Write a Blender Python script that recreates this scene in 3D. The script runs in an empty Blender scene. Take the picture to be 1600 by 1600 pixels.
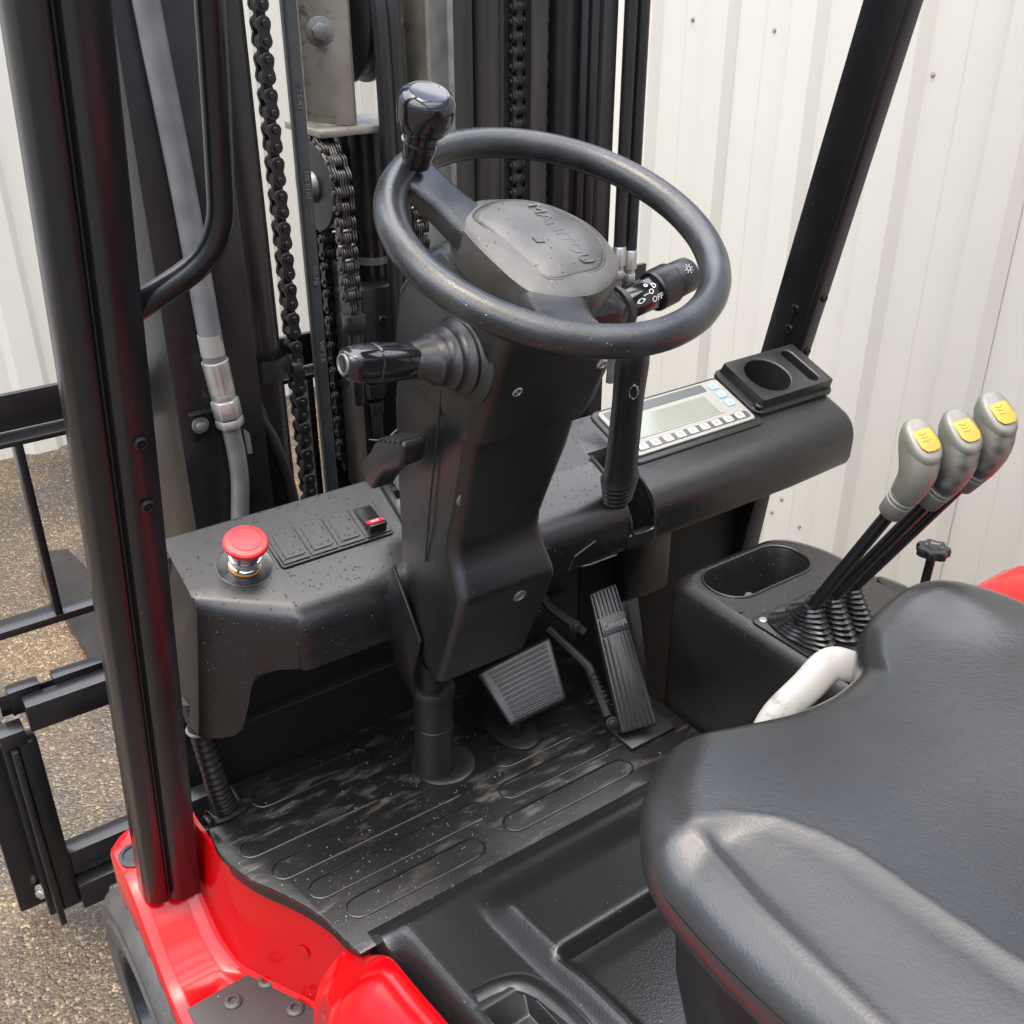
import bpy, bmesh, math, random
from mathutils import Vector as V, Matrix
random.seed(7)
R = math.radians
scene = bpy.context.scene
col = scene.collection
# ------------------------------------------------------------------ camera
H = 1.05
TH, PH = R(28.33), R(35.13)
cam = bpy.data.cameras.new('camera'); camo = bpy.data.objects.new('camera', cam); col.objects.link(camo)
fw = V((math.sin(PH)*math.cos(TH), math.cos(PH)*math.cos(TH), -math.sin(TH)))
camo.location = (0, 0, H); camo.rotation_euler = fw.to_track_quat('-Z', 'Y').to_euler()
cam.sensor_fit = 'HORIZONTAL'; cam.sensor_width = 36; cam.lens = 36*1660/1600
cam.clip_start = .02; cam.clip_end = 500
scene.camera = camo
# ------------------------------------------------------------------ sky, sun, exposure
w = bpy.data.worlds.new('World'); scene.world = w; w.use_nodes = True
nt = w.node_tree; bg = nt.nodes['Background']
sky = nt.nodes.new('ShaderNodeTexSky'); sky.sky_type = 'NISHITA'; sky.sun_disc = False
SUN_EL, SUN_AZ = R(80), R(-98)          # azimuth clockwise from +Y
sky.sun_elevation = SUN_EL; sky.sun_rotation = SUN_AZ; sky.air_density = 1.0; sky.dust_density = 6.0; sky.ozone_density = 1.0
nt.links.new(sky.outputs[0], bg.inputs[0]); bg.inputs[1].default_value = .09
sl = bpy.data.lights.new('sun', 'SUN'); sl.energy = 1.5; sl.angle = R(110); sl.color = (1, .99, .97)
so = bpy.data.objects.new('sun', sl); col.objects.link(so)
sd = V((math.sin(SUN_AZ)*math.cos(SUN_EL), math.cos(SUN_AZ)*math.cos(SUN_EL), math.sin(SUN_EL)))
so.rotation_euler = (-sd).to_track_quat('-Z', 'Y').to_euler(); so.location = (0, -5, 8)
vs = scene.view_settings; vs.view_transform = 'Standard'; vs.look = 'None'; vs.gamma = 1; vs.exposure = 2.5
vs.use_curve_mapping = False

# ------------------------------------------------------------------ materials
def mat(name, c, rough=.5, metal=0., coat=0., bump=None, var=None, dust=None, drops=None, spec=.5, rvar=0., dirt=None, stretch=None, scr=None):
    m = bpy.data.materials.new(name); m.use_nodes = True
    t = m.node_tree; N = t.nodes; L = t.links; p = N['Principled BSDF']
    p.inputs['Roughness'].default_value = rough; p.inputs['Metallic'].default_value = metal
    p.inputs['Coat Weight'].default_value = coat; p.inputs['Coat Roughness'].default_value = .06
    p.inputs['Specular IOR Level'].default_value = spec
    tc = N.new('ShaderNodeTexCoord'); co = tc.outputs['Object']
    def noise(scale, det=4, st=None):
        n = N.new('ShaderNodeTexNoise'); n.inputs['Scale'].default_value = scale; n.inputs['Detail'].default_value = det
        if st:
            mp = N.new('ShaderNodeMapping'); mp.inputs['Scale'].default_value = st; L.new(co, mp.inputs[0]); L.new(mp.outputs[0], n.inputs['Vector'])
        else: L.new(co, n.inputs['Vector'])
        return n.outputs[0]
    def ramp(x, a, b):
        r = N.new('ShaderNodeMapRange'); r.inputs[1].default_value = a; r.inputs[2].default_value = b; L.new(x, r.inputs[0]); return r.outputs[0]
    def mix(f, a, b):
        x = N.new('ShaderNodeMix'); x.data_type = 'RGBA'
        if isinstance(f, float): x.inputs[0].default_value = f
        else: L.new(f, x.inputs[0])
        for i, q in ((6, a), (7, b)):
            if isinstance(q, tuple): x.inputs[i].default_value = (*q, 1)
            else: L.new(q, x.inputs[i])
        return x.outputs[2]
    def math_(op, a, b):
        x = N.new('ShaderNodeMath'); x.operation = op
        for i, q in ((0, a), (1, b)):
            if isinstance(q, (int, float)): x.inputs[i].default_value = q
            else: L.new(q, x.inputs[i])
        return x.outputs[0]
    def specks(scale, size, pw):
        v = N.new('ShaderNodeTexVoronoi'); v.inputs['Scale'].default_value = scale; L.new(co, v.inputs['Vector'])
        s = N.new('ShaderNodeSeparateColor'); L.new(v.outputs['Color'], s.inputs[0])
        r = math_('MULTIPLY', math_('POWER', s.outputs[0], pw), size)
        return math_('MULTIPLY', ramp(math_('SUBTRACT', r, v.outputs['Distance']), 0, size*.35), 1)
    cur = c; hs = []
    if var: cur = mix(ramp(noise(var[0], 6, stretch), .3, .7), cur, var[1])
    if dirt:
        d = math_('MULTIPLY', ramp(noise(dirt[0], 10, dirt[3] if len(dirt) > 3 else None), dirt[2], dirt[2]+.16), math_('MULTIPLY', ramp(noise(dirt[0]*.1, 4), .44, .60), .75))
        cur = mix(d, cur, dirt[1]); hs.append((d, .0006))
    if scr:
        a = ramp(noise(scr[0], 2, scr[2]), .66, .72); cur = mix(math_('MULTIPLY', a, .5), cur, scr[1])
    if dust:
        d = specks(dust[0], dust[1], dust[3]); cur = mix(d, cur, dust[2])
    if drops:
        d = specks(drops[0], drops[1], drops[2]); cur = mix(math_('MULTIPLY', d, .6), cur, (.002, .002, .002)); hs.append((d, .0012))
        L.new(math_('SUBTRACT', rough, math_('MULTIPLY', d, rough*.8)), p.inputs['Roughness'])
    elif rvar:
        L.new(math_('ADD', rough-rvar, math_('MULTIPLY', ramp(noise(9, 5), .3, .7), 2*rvar)), p.inputs['Roughness'])
    if bump:
        for sc, ht in bump: hs.append((noise(sc, 3), ht))
    if isinstance(cur, tuple): p.inputs['Base Color'].default_value = (*cur, 1)
    else: L.new(cur, p.inputs['Base Color'])
    prev = None
    for h, d in hs:
        b = N.new('ShaderNodeBump'); b.inputs['Distance'].default_value = d; L.new(h, b.inputs['Height'])
        if prev: L.new(prev, b.inputs['Normal'])
        prev = b.outputs[0]
    if prev: L.new(prev, p.inputs['Normal'])
    return m
M = {}
M['plastic'] = mat('black_plastic', (.006, .006, .0065), .25, spec=.5, bump=[(900, .00025)], var=(14, (.009, .0088, .0088)), rvar=.05, dust=(260, .16, (.22, .21, .2), 14))
M['dash'] = mat('dash_plastic', (.006, .006, .0066), .24, spec=.5, bump=[(1100, .0002)], var=(10, (.009, .009, .0095)), drops=(210, .38, 2.9), dust=(90, .07, (.4, .4, .4), 22))
M['console'] = mat('console_plastic', (.007, .0065, .0065), .26, bump=[(1300, .0003)], var=(10, (.011, .010, .0095)), rvar=.04, dust=(340, .3, (.22, .19, .15), 6))
M['paint'] = mat('black_paint', (.006, .006, .007), .24, spec=.4, bump=[(60, .00015)], rvar=.05, dust=(60, .05, (.2, .19, .18), 22))
M['mast'] = mat('mast_steel_black', (.006, .006, .007), .30, spec=.45, var=(20, (.010, .0095, .0095)), bump=[(80, .0003)], rvar=.08)
M['mastworn'] = mat('mast_steel_worn', (.035, .032, .03), .36, metal=.3, var=(30, (.012, .012, .013)), stretch=(1, 1, .12), bump=[(90, .0004)])
M['chain'] = mat('chain_oiled', (.022, .021, .021), .33, metal=.35, var=(60, (.012, .012, .012)), bump=[(250, .0002)])
M['chainlt'] = mat('chain_steel', (.10, .095, .088), .34, metal=.7, var=(70, (.03, .028, .026)), bump=[(250, .0002)])
M['rubber'] = mat('black_rubber', (.008, .008, .0085), .36, spec=.45, bump=[(500, .0002)], var=(20, (.012, .012, .0125)))
M['boot'] = mat('boot_rubber', (.006, .006, .0065), .22, spec=.5, var=(30, (.009, .009, .0095)))
M['hose'] = mat('grey_hose', (.07, .073, .078), .42, var=(25, (.115, .118, .122)), bump=[(300, .0002)], scr=(30, (.04, .04, .045), (1, 1, .5)))
M['belt'] = mat('dark_hose', (.020, .023, .024), .42, var=(25, (.030, .033, .034)), bump=[(300, .0002)])
M['steel'] = mat('dirty_steel', (.27, .26, .225), .40, metal=.55, var=(18, (.17, .157, .12)), dirt=(60, (.06, .05, .04), .56), bump=[(120, .0003)])
M['zinc'] = mat('zinc_fitting', (.52, .53, .51), .33, metal=.8, var=(40, (.36, .36, .34)), bump=[(200, .0002)])
M['dullpipe'] = mat('grey_pipe', (.19, .195, .19), .4, metal=.5, var=(30, (.12, .12, .12)))
M['chrome'] = mat('chrome', (.75, .75, .76), .12, metal=1)
M['red'] = mat('red_paint', (.33, .0015, .003), .15, coat=.08, spec=.3, bump=[(25, .00012)], dust=(120, .09, (.75, .5, .45), 16))
M['redplastic'] = mat('red_plastic', (.40, .010, .014), .38, bump=[(200, .0001)], var=(20, (.46, .02, .022)))
M['tyre'] = mat('tyre', (.022, .022, .023), .55, bump=[(200, .0005)], var=(25, (.04, .038, .036)))
M['step'] = mat('step_rubber', (.03, .028, .028), .5, bump=[(250, .0003)], dust=(150, .16, (.45, .43, .4), 10), dirt=(30, (.10, .095, .09), .58))
M['floor'] = mat('floor_mat', (.006, .0058, .0058), .30, bump=[(500, .0003)], rvar=.08, dust=(230, .2, (.42, .40, .36), 9), dirt=(70, (.075, .07, .06), .52, (.32, 1, 1)))
M['cowl'] = mat('cowl_plastic', (.010, .0098, .0098), .27, bump=[(380, .0004)], dust=(240, .16, (.3, .28, .26), 14), var=(6, (.009, .0088, .0088)), drops=(190, .28, 5.0))
M['leather'] = mat('seat_vinyl', (.016, .0165, .0172), .25, bump=[(420, .0002), (110, .0002)], var=(9, (.020, .0205, .0212)), rvar=.04)
M['leather2'] = mat('seat_vinyl_worn', (.03, .032, .034), .3, bump=[(130, .0012), (420, .0003)], var=(30, (.055, .058, .06)), rvar=.06)
M['wheel'] = mat('wheel_rubber', (.009, .0095, .010), .22, bump=[(700, .00025), (90, .0003)], var=(28, (.028, .029, .030)), rvar=.07, dust=(320, .2, (.3, .3, .3), 10))
M['hub'] = mat('hub_plastic', (.024, .023, .022), .32, bump=[(900, .0004)], var=(22, (.07, .067, .061)), rvar=.08, dust=(300, .22, (.35, .33, .30), 9), drops=(220, .3, 5))
M['gloss'] = mat('gloss_black', (.005, .005, .006), .13, coat=.2, var=(30, (.009, .009, .01)))
M['grip'] = mat('lever_grip', (.150, .149, .120), .28, var=(16, (.125, .124, .100)), bump=[(400, .0001)], dirt=(60, (.04, .04, .04), .585))
M['grip2'] = mat('lever_grip_grimy', (.142, .141, .116), .3, var=(16, (.105, .104, .086)), bump=[(400, .0001)], dirt=(38, (.02, .02, .021), .43))
M['collar'] = mat('grip_collar', (.15, .145, .125), .45, var=(30, (.11, .108, .095)))
M['yellow'] = mat('yellow_sticker', (.46, .20, .002), .4, var=(60, (.40, .17, .002)))
M['ink'] = mat('orange_ink', (.55, .10, .01), .5)
M['white'] = mat('white_plastic', (.25, .245, .228), .36, dirt=(90, (.11, .095, .07), .52), dust=(300, .28, (.3, .26, .2), 5))
M['silver'] = mat('display_frame', (.19, .19, .172), .35)
M['lcd'] = mat('lcd_glass', (.13, .145, .118), .10, var=(14, (.15, .165, .138)), coat=.3)
M['lcdark'] = mat('display_dark', (.05, .055, .06), .3)
M['key'] = mat('key_white', (.33, .33, .305), .4)
M['blue'] = mat('blue_ink', (.03, .25, .45), .4)
M['print'] = mat('white_print', (.72, .72, .70), .5)
M['hole'] = mat('dark_void', (.003, .003, .003), .8)
M['foam'] = mat('worn_foam', (.36, .31, .24), .8, var=(60, (.22, .19, .15)), stretch=(1, .2, 1))
M['cream'] = mat('cream_sheet', (.475, .462, .415), .42, var=(1.3, (.44, .427, .38)), stretch=(1, 1, .12), rvar=.05, dust=(9, .012, (.16, .12, .09), 10), bump=[(4, .002)])
M['stone'] = mat('gravel', (.20, .18, .145), .7, var=(40, (.10, .085, .065)))

def asphalt():
    m = bpy.data.materials.new('asphalt'); m.use_nodes = True; t = m.node_tree; N = t.nodes; L = t.links; p = N['Principled BSDF']
    tc = N.new('ShaderNodeTexCoord'); co = tc.outputs['Object']
    v = N.new('ShaderNodeTexVoronoi'); v.inputs['Scale'].default_value = 190; L.new(co, v.inputs['Vector'])
    v2 = N.new('ShaderNodeTexVoronoi'); v2.inputs['Scale'].default_value = 40; L.new(co, v2.inputs['Vector'])
    s = N.new('ShaderNodeSeparateColor'); L.new(v.outputs['Color'], s.inputs[0])
    r = N.new('ShaderNodeValToRGB'); L.new(s.outputs[0], r.inputs[0]); e = r.color_ramp.elements
    e[0].color = (.05, .044, .036, 1); e[1].color = (.36, .33, .27, 1); e[1].position = 1.0
    for pos, c in ((.3, (.075, .065, .052, 1)), (.6, (.11, .096, .076, 1)), (.88, (.15, .13, .10, 1))):
        q = e.new(pos); q.color = c
    n = N.new('ShaderNodeTexNoise'); n.inputs['Scale'].default_value = 2.2; n.inputs['Detail'].default_value = 7; L.new(co, n.inputs['Vector'])
    n2 = N.new('ShaderNodeTexNoise'); n2.inputs['Scale'].default_value = 1.1; n2.inputs['Detail'].default_value = 5; L.new(co, n2.inputs['Vector'])
    r2 = N.new('ShaderNodeValToRGB'); L.new(n.outputs[0], r2.inputs[0]); r2.color_ramp.elements[0].position = .38; r2.color_ramp.elements[1].position = .62
    r2.color_ramp.elements[0].color = (.25, .25, .26, 1); r2.color_ramp.elements[1].color = (.75, .58, .38, 1)
    mx = N.new('ShaderNodeMix'); mx.data_type = 'RGBA'; mx.blend_type = 'MULTIPLY'; mx.inputs[0].default_value = 1
    L.new(r.outputs[0], mx.inputs[6]); L.new(r2.outputs[0], mx.inputs[7]); L.new(mx.outputs[2], p.inputs['Base Color'])
    mr = N.new('ShaderNodeMapRange'); mr.inputs[1].default_value = .35; mr.inputs[2].default_value = .65; mr.inputs[3].default_value = .3; mr.inputs[4].default_value = .75
    L.new(n2.outputs[0], mr.inputs[0]); L.new(mr.outputs[0], p.inputs['Roughness'])
    b = N.new('ShaderNodeBump'); b.inputs['Distance'].default_value = .0025; b.invert = True; L.new(v.outputs['Distance'], b.inputs['Height'])
    b2 = N.new('ShaderNodeBump'); b2.inputs['Distance'].default_value = .004; n3 = N.new('ShaderNodeTexNoise'); n3.inputs['Scale'].default_value = 70; n3.inputs['Detail'].default_value = 8; L.new(co, n3.inputs['Vector']); L.new(n3.outputs[0], b2.inputs['Height']); L.new(b.outputs[0], b2.inputs['Normal'])
    L.new(b2.outputs[0], p.inputs['Normal'])
    return m
M['asphalt'] = asphalt()
M['matte'] = mat('matte_black', (.004, .004, .0045), .55, spec=.25, bump=[(300, .0002)], dust=(120, .06, (.12, .11, .1), 14))

# ------------------------------------------------------------------ mesh helpers
def cr(pts, k=8, closed=False):                      # Catmull-Rom through points
    P = [V(p) for p in pts]; n = len(P); out = []
    rng = range(n if closed else n-1)
    for i in rng:
        if closed: a, b, c, d = P[i-1], P[i], P[(i+1) % n], P[(i+2) % n]
        else: a, b, c, d = P[max(i-1, 0)], P[i], P[i+1], P[min(i+2, n-1)]
        for j in range(k):
            t = j/k
            out.append(.5*((2*b)+(c-a)*t+(2*a-5*b+4*c-d)*t*t+(3*b-a-3*c+d)*t**3))
    if not closed: out.append(P[-1])
    return out
def fillet(pts, r, k=5):                              # round the corners of a polyline (3D)
    P = [V(p) for p in pts]; out = [P[0]]
    for i in range(1, len(P)-1):
        a, b, c = P[i-1], P[i], P[i+1]
        u = (a-b); v = (c-b); rr = min(r, u.length*.49, v.length*.49)
        s = b+u.normalized()*rr; e = b+v.normalized()*rr
        for j in range(k+1):
            t = j/k; out.append(s*(1-t)**2+b*2*t*(1-t)+e*t*t)
    out.append(P[-1]); return out
def rrect(w, h, r, k=4):                              # rounded rectangle, centred, ccw
    o = []
    for cx, cy, a0 in ((w/2-r, h/2-r, 0), (-w/2+r, h/2-r, 90), (-w/2+r, -h/2+r, 180), (w/2-r, -h/2+r, 270)):
        for j in range(k+1):
            a = R(a0+90*j/k); o.append((cx+r*math.cos(a), cy+r*math.sin(a)))
    return o
def circ(r, n=20, r2=None):
    return [(r*math.cos(2*math.pi*i/n), (r2 or r)*math.sin(2*math.pi*i/n)) for i in range(n)]
def sm_(x, a, b_): t = max(0, min(1, (x-a)/(b_-a))); return t*t*(3-2*t)
def frame(ax):
    ax = V(ax).normalized(); u = ax.orthogonal().normalized(); return u, ax.cross(u), ax
class B:
    def __init__(s): s.v = []; s.f = []
    def add(s, vs, fs):
        o = len(s.v); s.v += [V(p) for p in vs]; s.f += [tuple(i+o for i in f) for f in fs]; return s
    def box(s, x0, x1, y0, y1, z0, z1):
        return s.add([(x, y, z) for x in (x0, x1) for y in (y0, y1) for z in (z0, z1)],
                     [(0, 1, 3, 2), (4, 6, 7, 5), (0, 4, 5, 1), (2, 3, 7, 6), (0, 2, 6, 4), (1, 5, 7, 3)])
    def obox(s, c, ax, ay, az, hx, hy, hz):
        c = V(c); ax = V(ax).normalized()*hx; ay = V(ay).normalized()*hy; az = V(az).normalized()*hz
        return s.add([c+ax*i+ay*j+az*k for i in (-1, 1) for j in (-1, 1) for k in (-1, 1)],
                     [(0, 1, 3, 2), (4, 6, 7, 5), (0, 4, 5, 1), (2, 3, 7, 6), (0, 2, 6, 4), (1, 5, 7, 3)])
    def loft(s, rings, cap=True, closed=True):
        n = len(rings[0]); vs = [p for r in rings for p in r]; fs = []
        for i in range(len(rings)-1):
            for j in range(n if closed else n-1):
                k = (j+1) % n; fs.append((i*n+j, i*n+k, (i+1)*n+k, (i+1)*n+j))
        if cap: fs += [tuple(range(n-1, -1, -1)), tuple((len(rings)-1)*n+j for j in range(n))]
        return s.add(vs, fs)
    def prism(s, poly, vec): vec = V(vec); return s.loft([[V(p) for p in poly], [V(p)+vec for p in poly]])
    def plate(s, poly2, o, ex, ey, d):                # 2D outline in the plane ex,ey at o, extruded d along ex x ey
        o, ex, ey = V(o), V(ex), V(ey); n = ex.cross(ey).normalized()
        return s.prism([o+ex*a+ey*b for a, b in poly2], n*d)
    def tube(s, pts, r, n=12, cap=True, flat=1., ref=None):
        P = [V(p) for p in pts]; rings = []; u = None
        for i, p in enumerate(P):
            t = (P[min(i+1, len(P)-1)]-P[max(i-1, 0)]).normalized()
            if u is None: u = V(ref) if ref else t.orthogonal()
            u = (u-t*u.dot(t)).normalized(); v = t.cross(u); rr = r[i] if isinstance(r, (list, tuple)) else r
            rings.append([p+u*(rr*math.cos(2*math.pi*j/n))+v*(rr*flat*math.sin(2*math.pi*j/n)) for j in range(n)])
        return s.loft(rings, cap)
    def lathe(s, prof, o, ax, n=28, cap=True):
        u, v, a = frame(ax); o = V(o)
        return s.loft([[o+a*h+u*(r*math.cos(2*math.pi*j/n))+v*(r*math.sin(2*math.pi*j/n)) for j in range(n)] for r, h in prof], cap)
    def hexa(s, o, ax, r, h): return s.lathe([(r, 0), (r, h)], o, ax, 6)
    def ico(s, c, r, sub=1):
        bm = bmesh.new(); bmesh.ops.create_icosphere(bm, subdivisions=sub, radius=r); bm.verts.index_update()
        s.add([V(c)+v.co for v in bm.verts], [tuple(v.index for v in f.verts) for f in bm.faces]); bm.free(); return s
WL = {}
def place(o, parent, c):
    col.objects.link(o); o.location = c; WL[o.name] = V(c)
    if parent:
        o.parent = parent; o.matrix_parent_inverse = Matrix.Translation(-WL[parent.name])
    return o
def build(b, name, m, parent=None, bevel=0, seg=2, ang=32, label=None, bang=30):
    c = V((0, 0, 0))
    lo = V([min(p[i] for p in b.v) for i in range(3)]); hi = V([max(p[i] for p in b.v) for i in range(3)]); c = (lo+hi)/2
    bm = bmesh.new(); vs = [bm.verts.new(p-c) for p in b.v]
    for f in b.f:
        try: bm.faces.new([vs[i] for i in f])
        except ValueError: pass
    bmesh.ops.remove_doubles(bm, verts=bm.verts, dist=1e-6)
    bmesh.ops.recalc_face_normals(bm, faces=bm.faces)
    if bevel:
        es = [e for e in bm.edges if len(e.link_faces) == 2 and e.calc_face_angle(0) > R(bang)]
        bmesh.ops.bevel(bm, geom=es, offset=bevel, segments=seg, profile=.5, affect='EDGES', clamp_overlap=True)
    me = bpy.data.meshes.new(name); bm.to_mesh(me); bm.free()
    me.materials.append(M[m] if isinstance(m, str) else m)
    me.shade_smooth(); me.set_sharp_from_angle(angle=R(ang))
    o = bpy.data.objects.new(name, me); place(o, parent, c)
    if label: o['label'] = label
    return o
def clone(o, parent, c):
    q = o.copy(); col.objects.link(q); q.parent = parent; q.location = c; WL[q.name] = V(c)
    if parent: q.matrix_parent_inverse = Matrix.Translation(-WL[parent.name])
    return q
def empty(name, loc, parent=None): return place(bpy.data.objects.new(name, None), parent, loc)
def text(s, size, o, ex, ey, depth, name, m, parent, align='CENTER', sx=1.):
    cu = bpy.data.curves.new('t', 'FONT'); cu.body = s; cu.size = size; cu.extrude = depth/2; cu.align_x = align; cu.align_y = 'CENTER'; cu.resolution_u = 2
    t = bpy.data.objects.new('t', cu); col.objects.link(t)
    dg = bpy.context.evaluated_depsgraph_get(); me = bpy.data.meshes.new_from_object(t.evaluated_get(dg))
    bpy.data.objects.remove(t); bpy.data.curves.remove(cu)
    ex = V(ex).normalized(); ey = V(ey).normalized(); n = ex.cross(ey); o = V(o)
    b = B(); b.add([o+ex*(v.co.x*sx)+ey*v.co.y+n*v.co.z for v in me.vertices], [tuple(p.vertices) for p in me.polygons]); bpy.data.meshes.remove(me)
    return build(b, name, m, parent)
def tag(o, label=None, cat=None, kind=None, group=None):
    for k, v in (('label', label), ('category', cat), ('kind', kind), ('group', group)):
        if v: o[k] = v
    return o

# ================================================================== SETTING
G = -.62
gb = B(); gb.add([(-60, -60, G), (60, -60, G), (60, 60, G), (-60, 60, G)], [(0, 1, 2, 3)])
ground = tag(build(gb, 'ground', 'asphalt'), kind='structure')
# loose chippings on the worn surface
sb = B(); base = B(); base.ico((0, 0, 0), 1, 1)
for i in range(5200):
    if i < 4200: x, y = random.uniform(-.35, .95), random.uniform(1.0, 3.85)
    else: x, y = random.uniform(-.6, .3), random.uniform(.5, 2.2)
    r = random.choice((.0025, .003, .0035, .004, .006)) * random.uniform(.7, 1.3)
    a = random.uniform(0, 6.3); ca, sa = math.cos(a), math.sin(a); k = random.uniform(.5, 1)
    sb.add([(x+r*(v.x*ca-v.y*sa*k), y+r*(v.x*sa+v.y*ca*k), G+r*.25+r*v.z*.5) for v in base.v[:12]] if 0 else
           [(x+r*ca*p, y+r*sa*q, G+r*.9*h) for p, q, h in ((1, .2, 0), (-.2, 1, .1), (-1, -.3, 0), (.3, -1, .1), (.1, .1, .8))],
           [(0, 1, 4), (1, 2, 4), (2, 3, 4), (3, 0, 4)])
tag(build(sb, 'gravel', 'stone', ang=10), 'loose pale stone chippings scattered on the worn tarmac', 'gravel', 'stuff')

def cladding(name, p0, dirv, nrm, length, z0, z1, pitch, label, off=0, screws=()):
    """box-profile sheet wall: separate overlapping sheets, each with ribs, on a solid core"""
    p0, dirv, nrm = V(p0), V(dirv), V(nrm)
    root = tag(empty(name, p0+dirv*(length/2)), label, 'wall')
    core = B(); q = [p0-nrm*.02, p0+dirv*length-nrm*.02, p0+dirv*length-nrm*.2, p0-nrm*.2]
    core.prism([v+V((0, 0, z0)) for v in q], (0, 0, z1-z0)); build(core, 'backing', 'cream', root)
    per = 3; n = int(length/(pitch*per))
    for i in range(n):
        prof = []
        for k in range(per):
            s = off+(i*per+k)*pitch
            prof += [(s, 0), (s+pitch*.30, 0), (s+pitch*.31, .0015), (s+pitch*.32, 0), (s+pitch*.58, 0), (s+pitch*.66, .022), (s+pitch*.92, .022)]
        prof.append((off+(i*per+per)*pitch, 0))
        lift = .0015*(i % 2)
        a = [p0+dirv*s+nrm*(d+lift) for s, d in prof]
        b = B(); b.loft([[v+V((0, 0, z0+.0)) for v in a], [v+V((0, 0, z1)) for v in a]], cap=False, closed=False)
        build(b, 'sheet', 'cream', root, ang=8)
    for sx, sz, mm in screws:
        b = B(); o = p0+dirv*sx+V((0, 0, sz)); b.lathe([(.0065, .0005), (.0065, .0015), (.004, .002), (.004, .005), (.002, .0055)], o, nrm, 10)
        build(b, 'screw', mm, root)
    return root
M['rust'] = mat('rusty_screw', (.26, .22, .175), .6)
cladding('corrugated_wall', (2.1, 6.2, 0), (0, -1, 0), (-1, 0, 0), 8.25, G-.02, 1.55, .275,
         'cream ribbed metal wall beside the right pillar, behind the control levers', .06,
         [(6.2-1.692, -.307, 'zinc'), (6.2-1.72, -.36, 'rust'), (6.2-1.45, .80, 'rust'), (6.2-1.90, .86, 'rust'), (6.2-2.18, .87, 'rust'), (6.2-1.30, -.30, 'rust'), (6.2-1.62, -.36, 'rust')])
cladding('corrugated_wall', (-9, 3.93, 0), (1, 0, 0), (0, -1, 0), 11.2, G-.02, 1.55, .31,
         'cream ribbed metal wall beyond the mast, standing on the tarmac', .1)

# ================================================================== FORKLIFT
fk = tag(empty('forklift', (.82, .9, G)), 'red and black forklift truck with steering wheel, black seat and lifting mast', 'forklift')
X, Y, Z = V((1, 0, 0)), V((0, 1, 0)), V((0, 0, 1))

def bolt(parent, o, ax, r=.008, m='paint', name='bolt', recess=True):
    b = B(); b.lathe([(r, 0), (r, .002), (r*.72, .0035), (r*.62, .0035), (r*.5, .001), (r*.35, .001), (r*.3, .003), (0.0005, .003)], o, ax, 14)
    return build(b, name, m, parent)
def hexbolt(parent, o, ax, r=.009, m='zinc', name='bolt'):
    b = B(); b.lathe([(r*1.6, 0), (r*1.6, .002)], o, ax, 18); b.hexa(V(o)+V(ax).normalized()*.002, ax, r, r*.9); return build(b, name, m, parent, bevel=.0008)

# ---- overhead-guard pillars
up = V((.0093, -.1903, .9817))
def pillar(base, prof, length, name, m='paint'):
    b = B(); r0 = [V(base)+X*a+Y*c for a, c in prof]
    b.loft([r0, [p+up*length for p in r0]]); return build(b, name, m, fk, bevel=.003, seg=2, bang=25)
LB = V((.178, 1.115, -.115))
lp = pillar(LB, [(.003, .048), (.003, .020), (.008, .008), (.018, .002), (.029, 0), (.0305, .008), (.0345, .008), (.037, -.002), (.044, -.009), (.072, -.011), (.072, .05), (.062, .05)], 1.6, 'front_pillar')
for s in (.680, .755): bolt(lp, LB+up*s+V((.057, -.0112, 0)), (0, -1, -.19), .0075)
RB = V((1.49, 1.262, .25))
rp = pillar(RB-up*.75, [(-.022, .042), (-.022, -.036), (-.014, -.042), (.014, -.042), (.014, .042)], 2.1, 'front_pillar')
for dx, s in ((-.0225, .225), (-.0225, .185)): bolt(rp, RB+V((dx, -.008, 0))+up*s, (-1, 0, 0), .0085)
for s in (.25, .145): bolt(rp, RB+V((.002, -.0425, 0))+up*s, (0, -1, 0), .0075)
# grab rail
b = B(); pth = fillet([(.235, 1.0, .73), (.262, .965, .755), (.342, .945, .80), (.343, .925, .90), (.334, .80, 1.45)], .07, 8)
b.tube(pth, .0125, 18); build(b, 'grab_rail', 'paint', fk)

# ---- floor, kick panel, mat
b = B(); b.box(.30, .955, 1.162, 1.19, -.02, .38); kick = build(b, 'kick_panel', 'matte', fk, bevel=.004)
b = B(); b.box(.36, .93, 1.150, 1.163, .10, .104); build(b, 'panel_seam', 'hole', kick)
edge = cr([(.279, 1.13, 0), (.272, 1.09, 0), (.268, 1.04, 0), (.283, .985, 0), (.312, .928, 0), (.331, .879, 0), (.338, .839, 0), (.345, .80, 0)], 5)
poly = [V((.95, 1.158, 0)), V((.33, 1.158, 0)), V((.318, 1.15, 0)), V((.312, 1.115, 0)), V((.30, 1.10, 0))] + list(edge) + [V((.95, .80, 0))]
b = B(); b.prism([p-Z*.008 for p in poly], (0, 0, .008)); fm = build(b, 'floor_mat', 'floor', fk, bevel=.002)
b = B()
b.prism([p+V((.006, 0, -.03)) for p in poly], (0, 0, .0215)); build(b, 'floor_plate', 'paint', fk)
def rib(x0, x1, y, wd=.03):
    b = B(); n = 6; r = wd/2; o = []
    for j in range(n+1): a = R(-90+180*j/n); o.append((x1-r+r*math.cos(a), y+r*math.sin(a), .0002))
    for j in range(n+1): a = R(90+180*j/n); o.append((x0+r+r*math.cos(a), y+r*math.sin(a), .0002))
    o.append(o[0]); b.tube([(p[0], p[1], .0004) for p in o], .0016, 6, cap=False); return build(b, 'rib', 'floor', fm, ang=60)
for y, x0, x1 in ((.862, .36, .56), (.915, .335, .60), (.970, .31, .60), (1.028, .29, .50), (1.105, .34, .52)): rib(x0, x1, y, .034)
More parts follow.
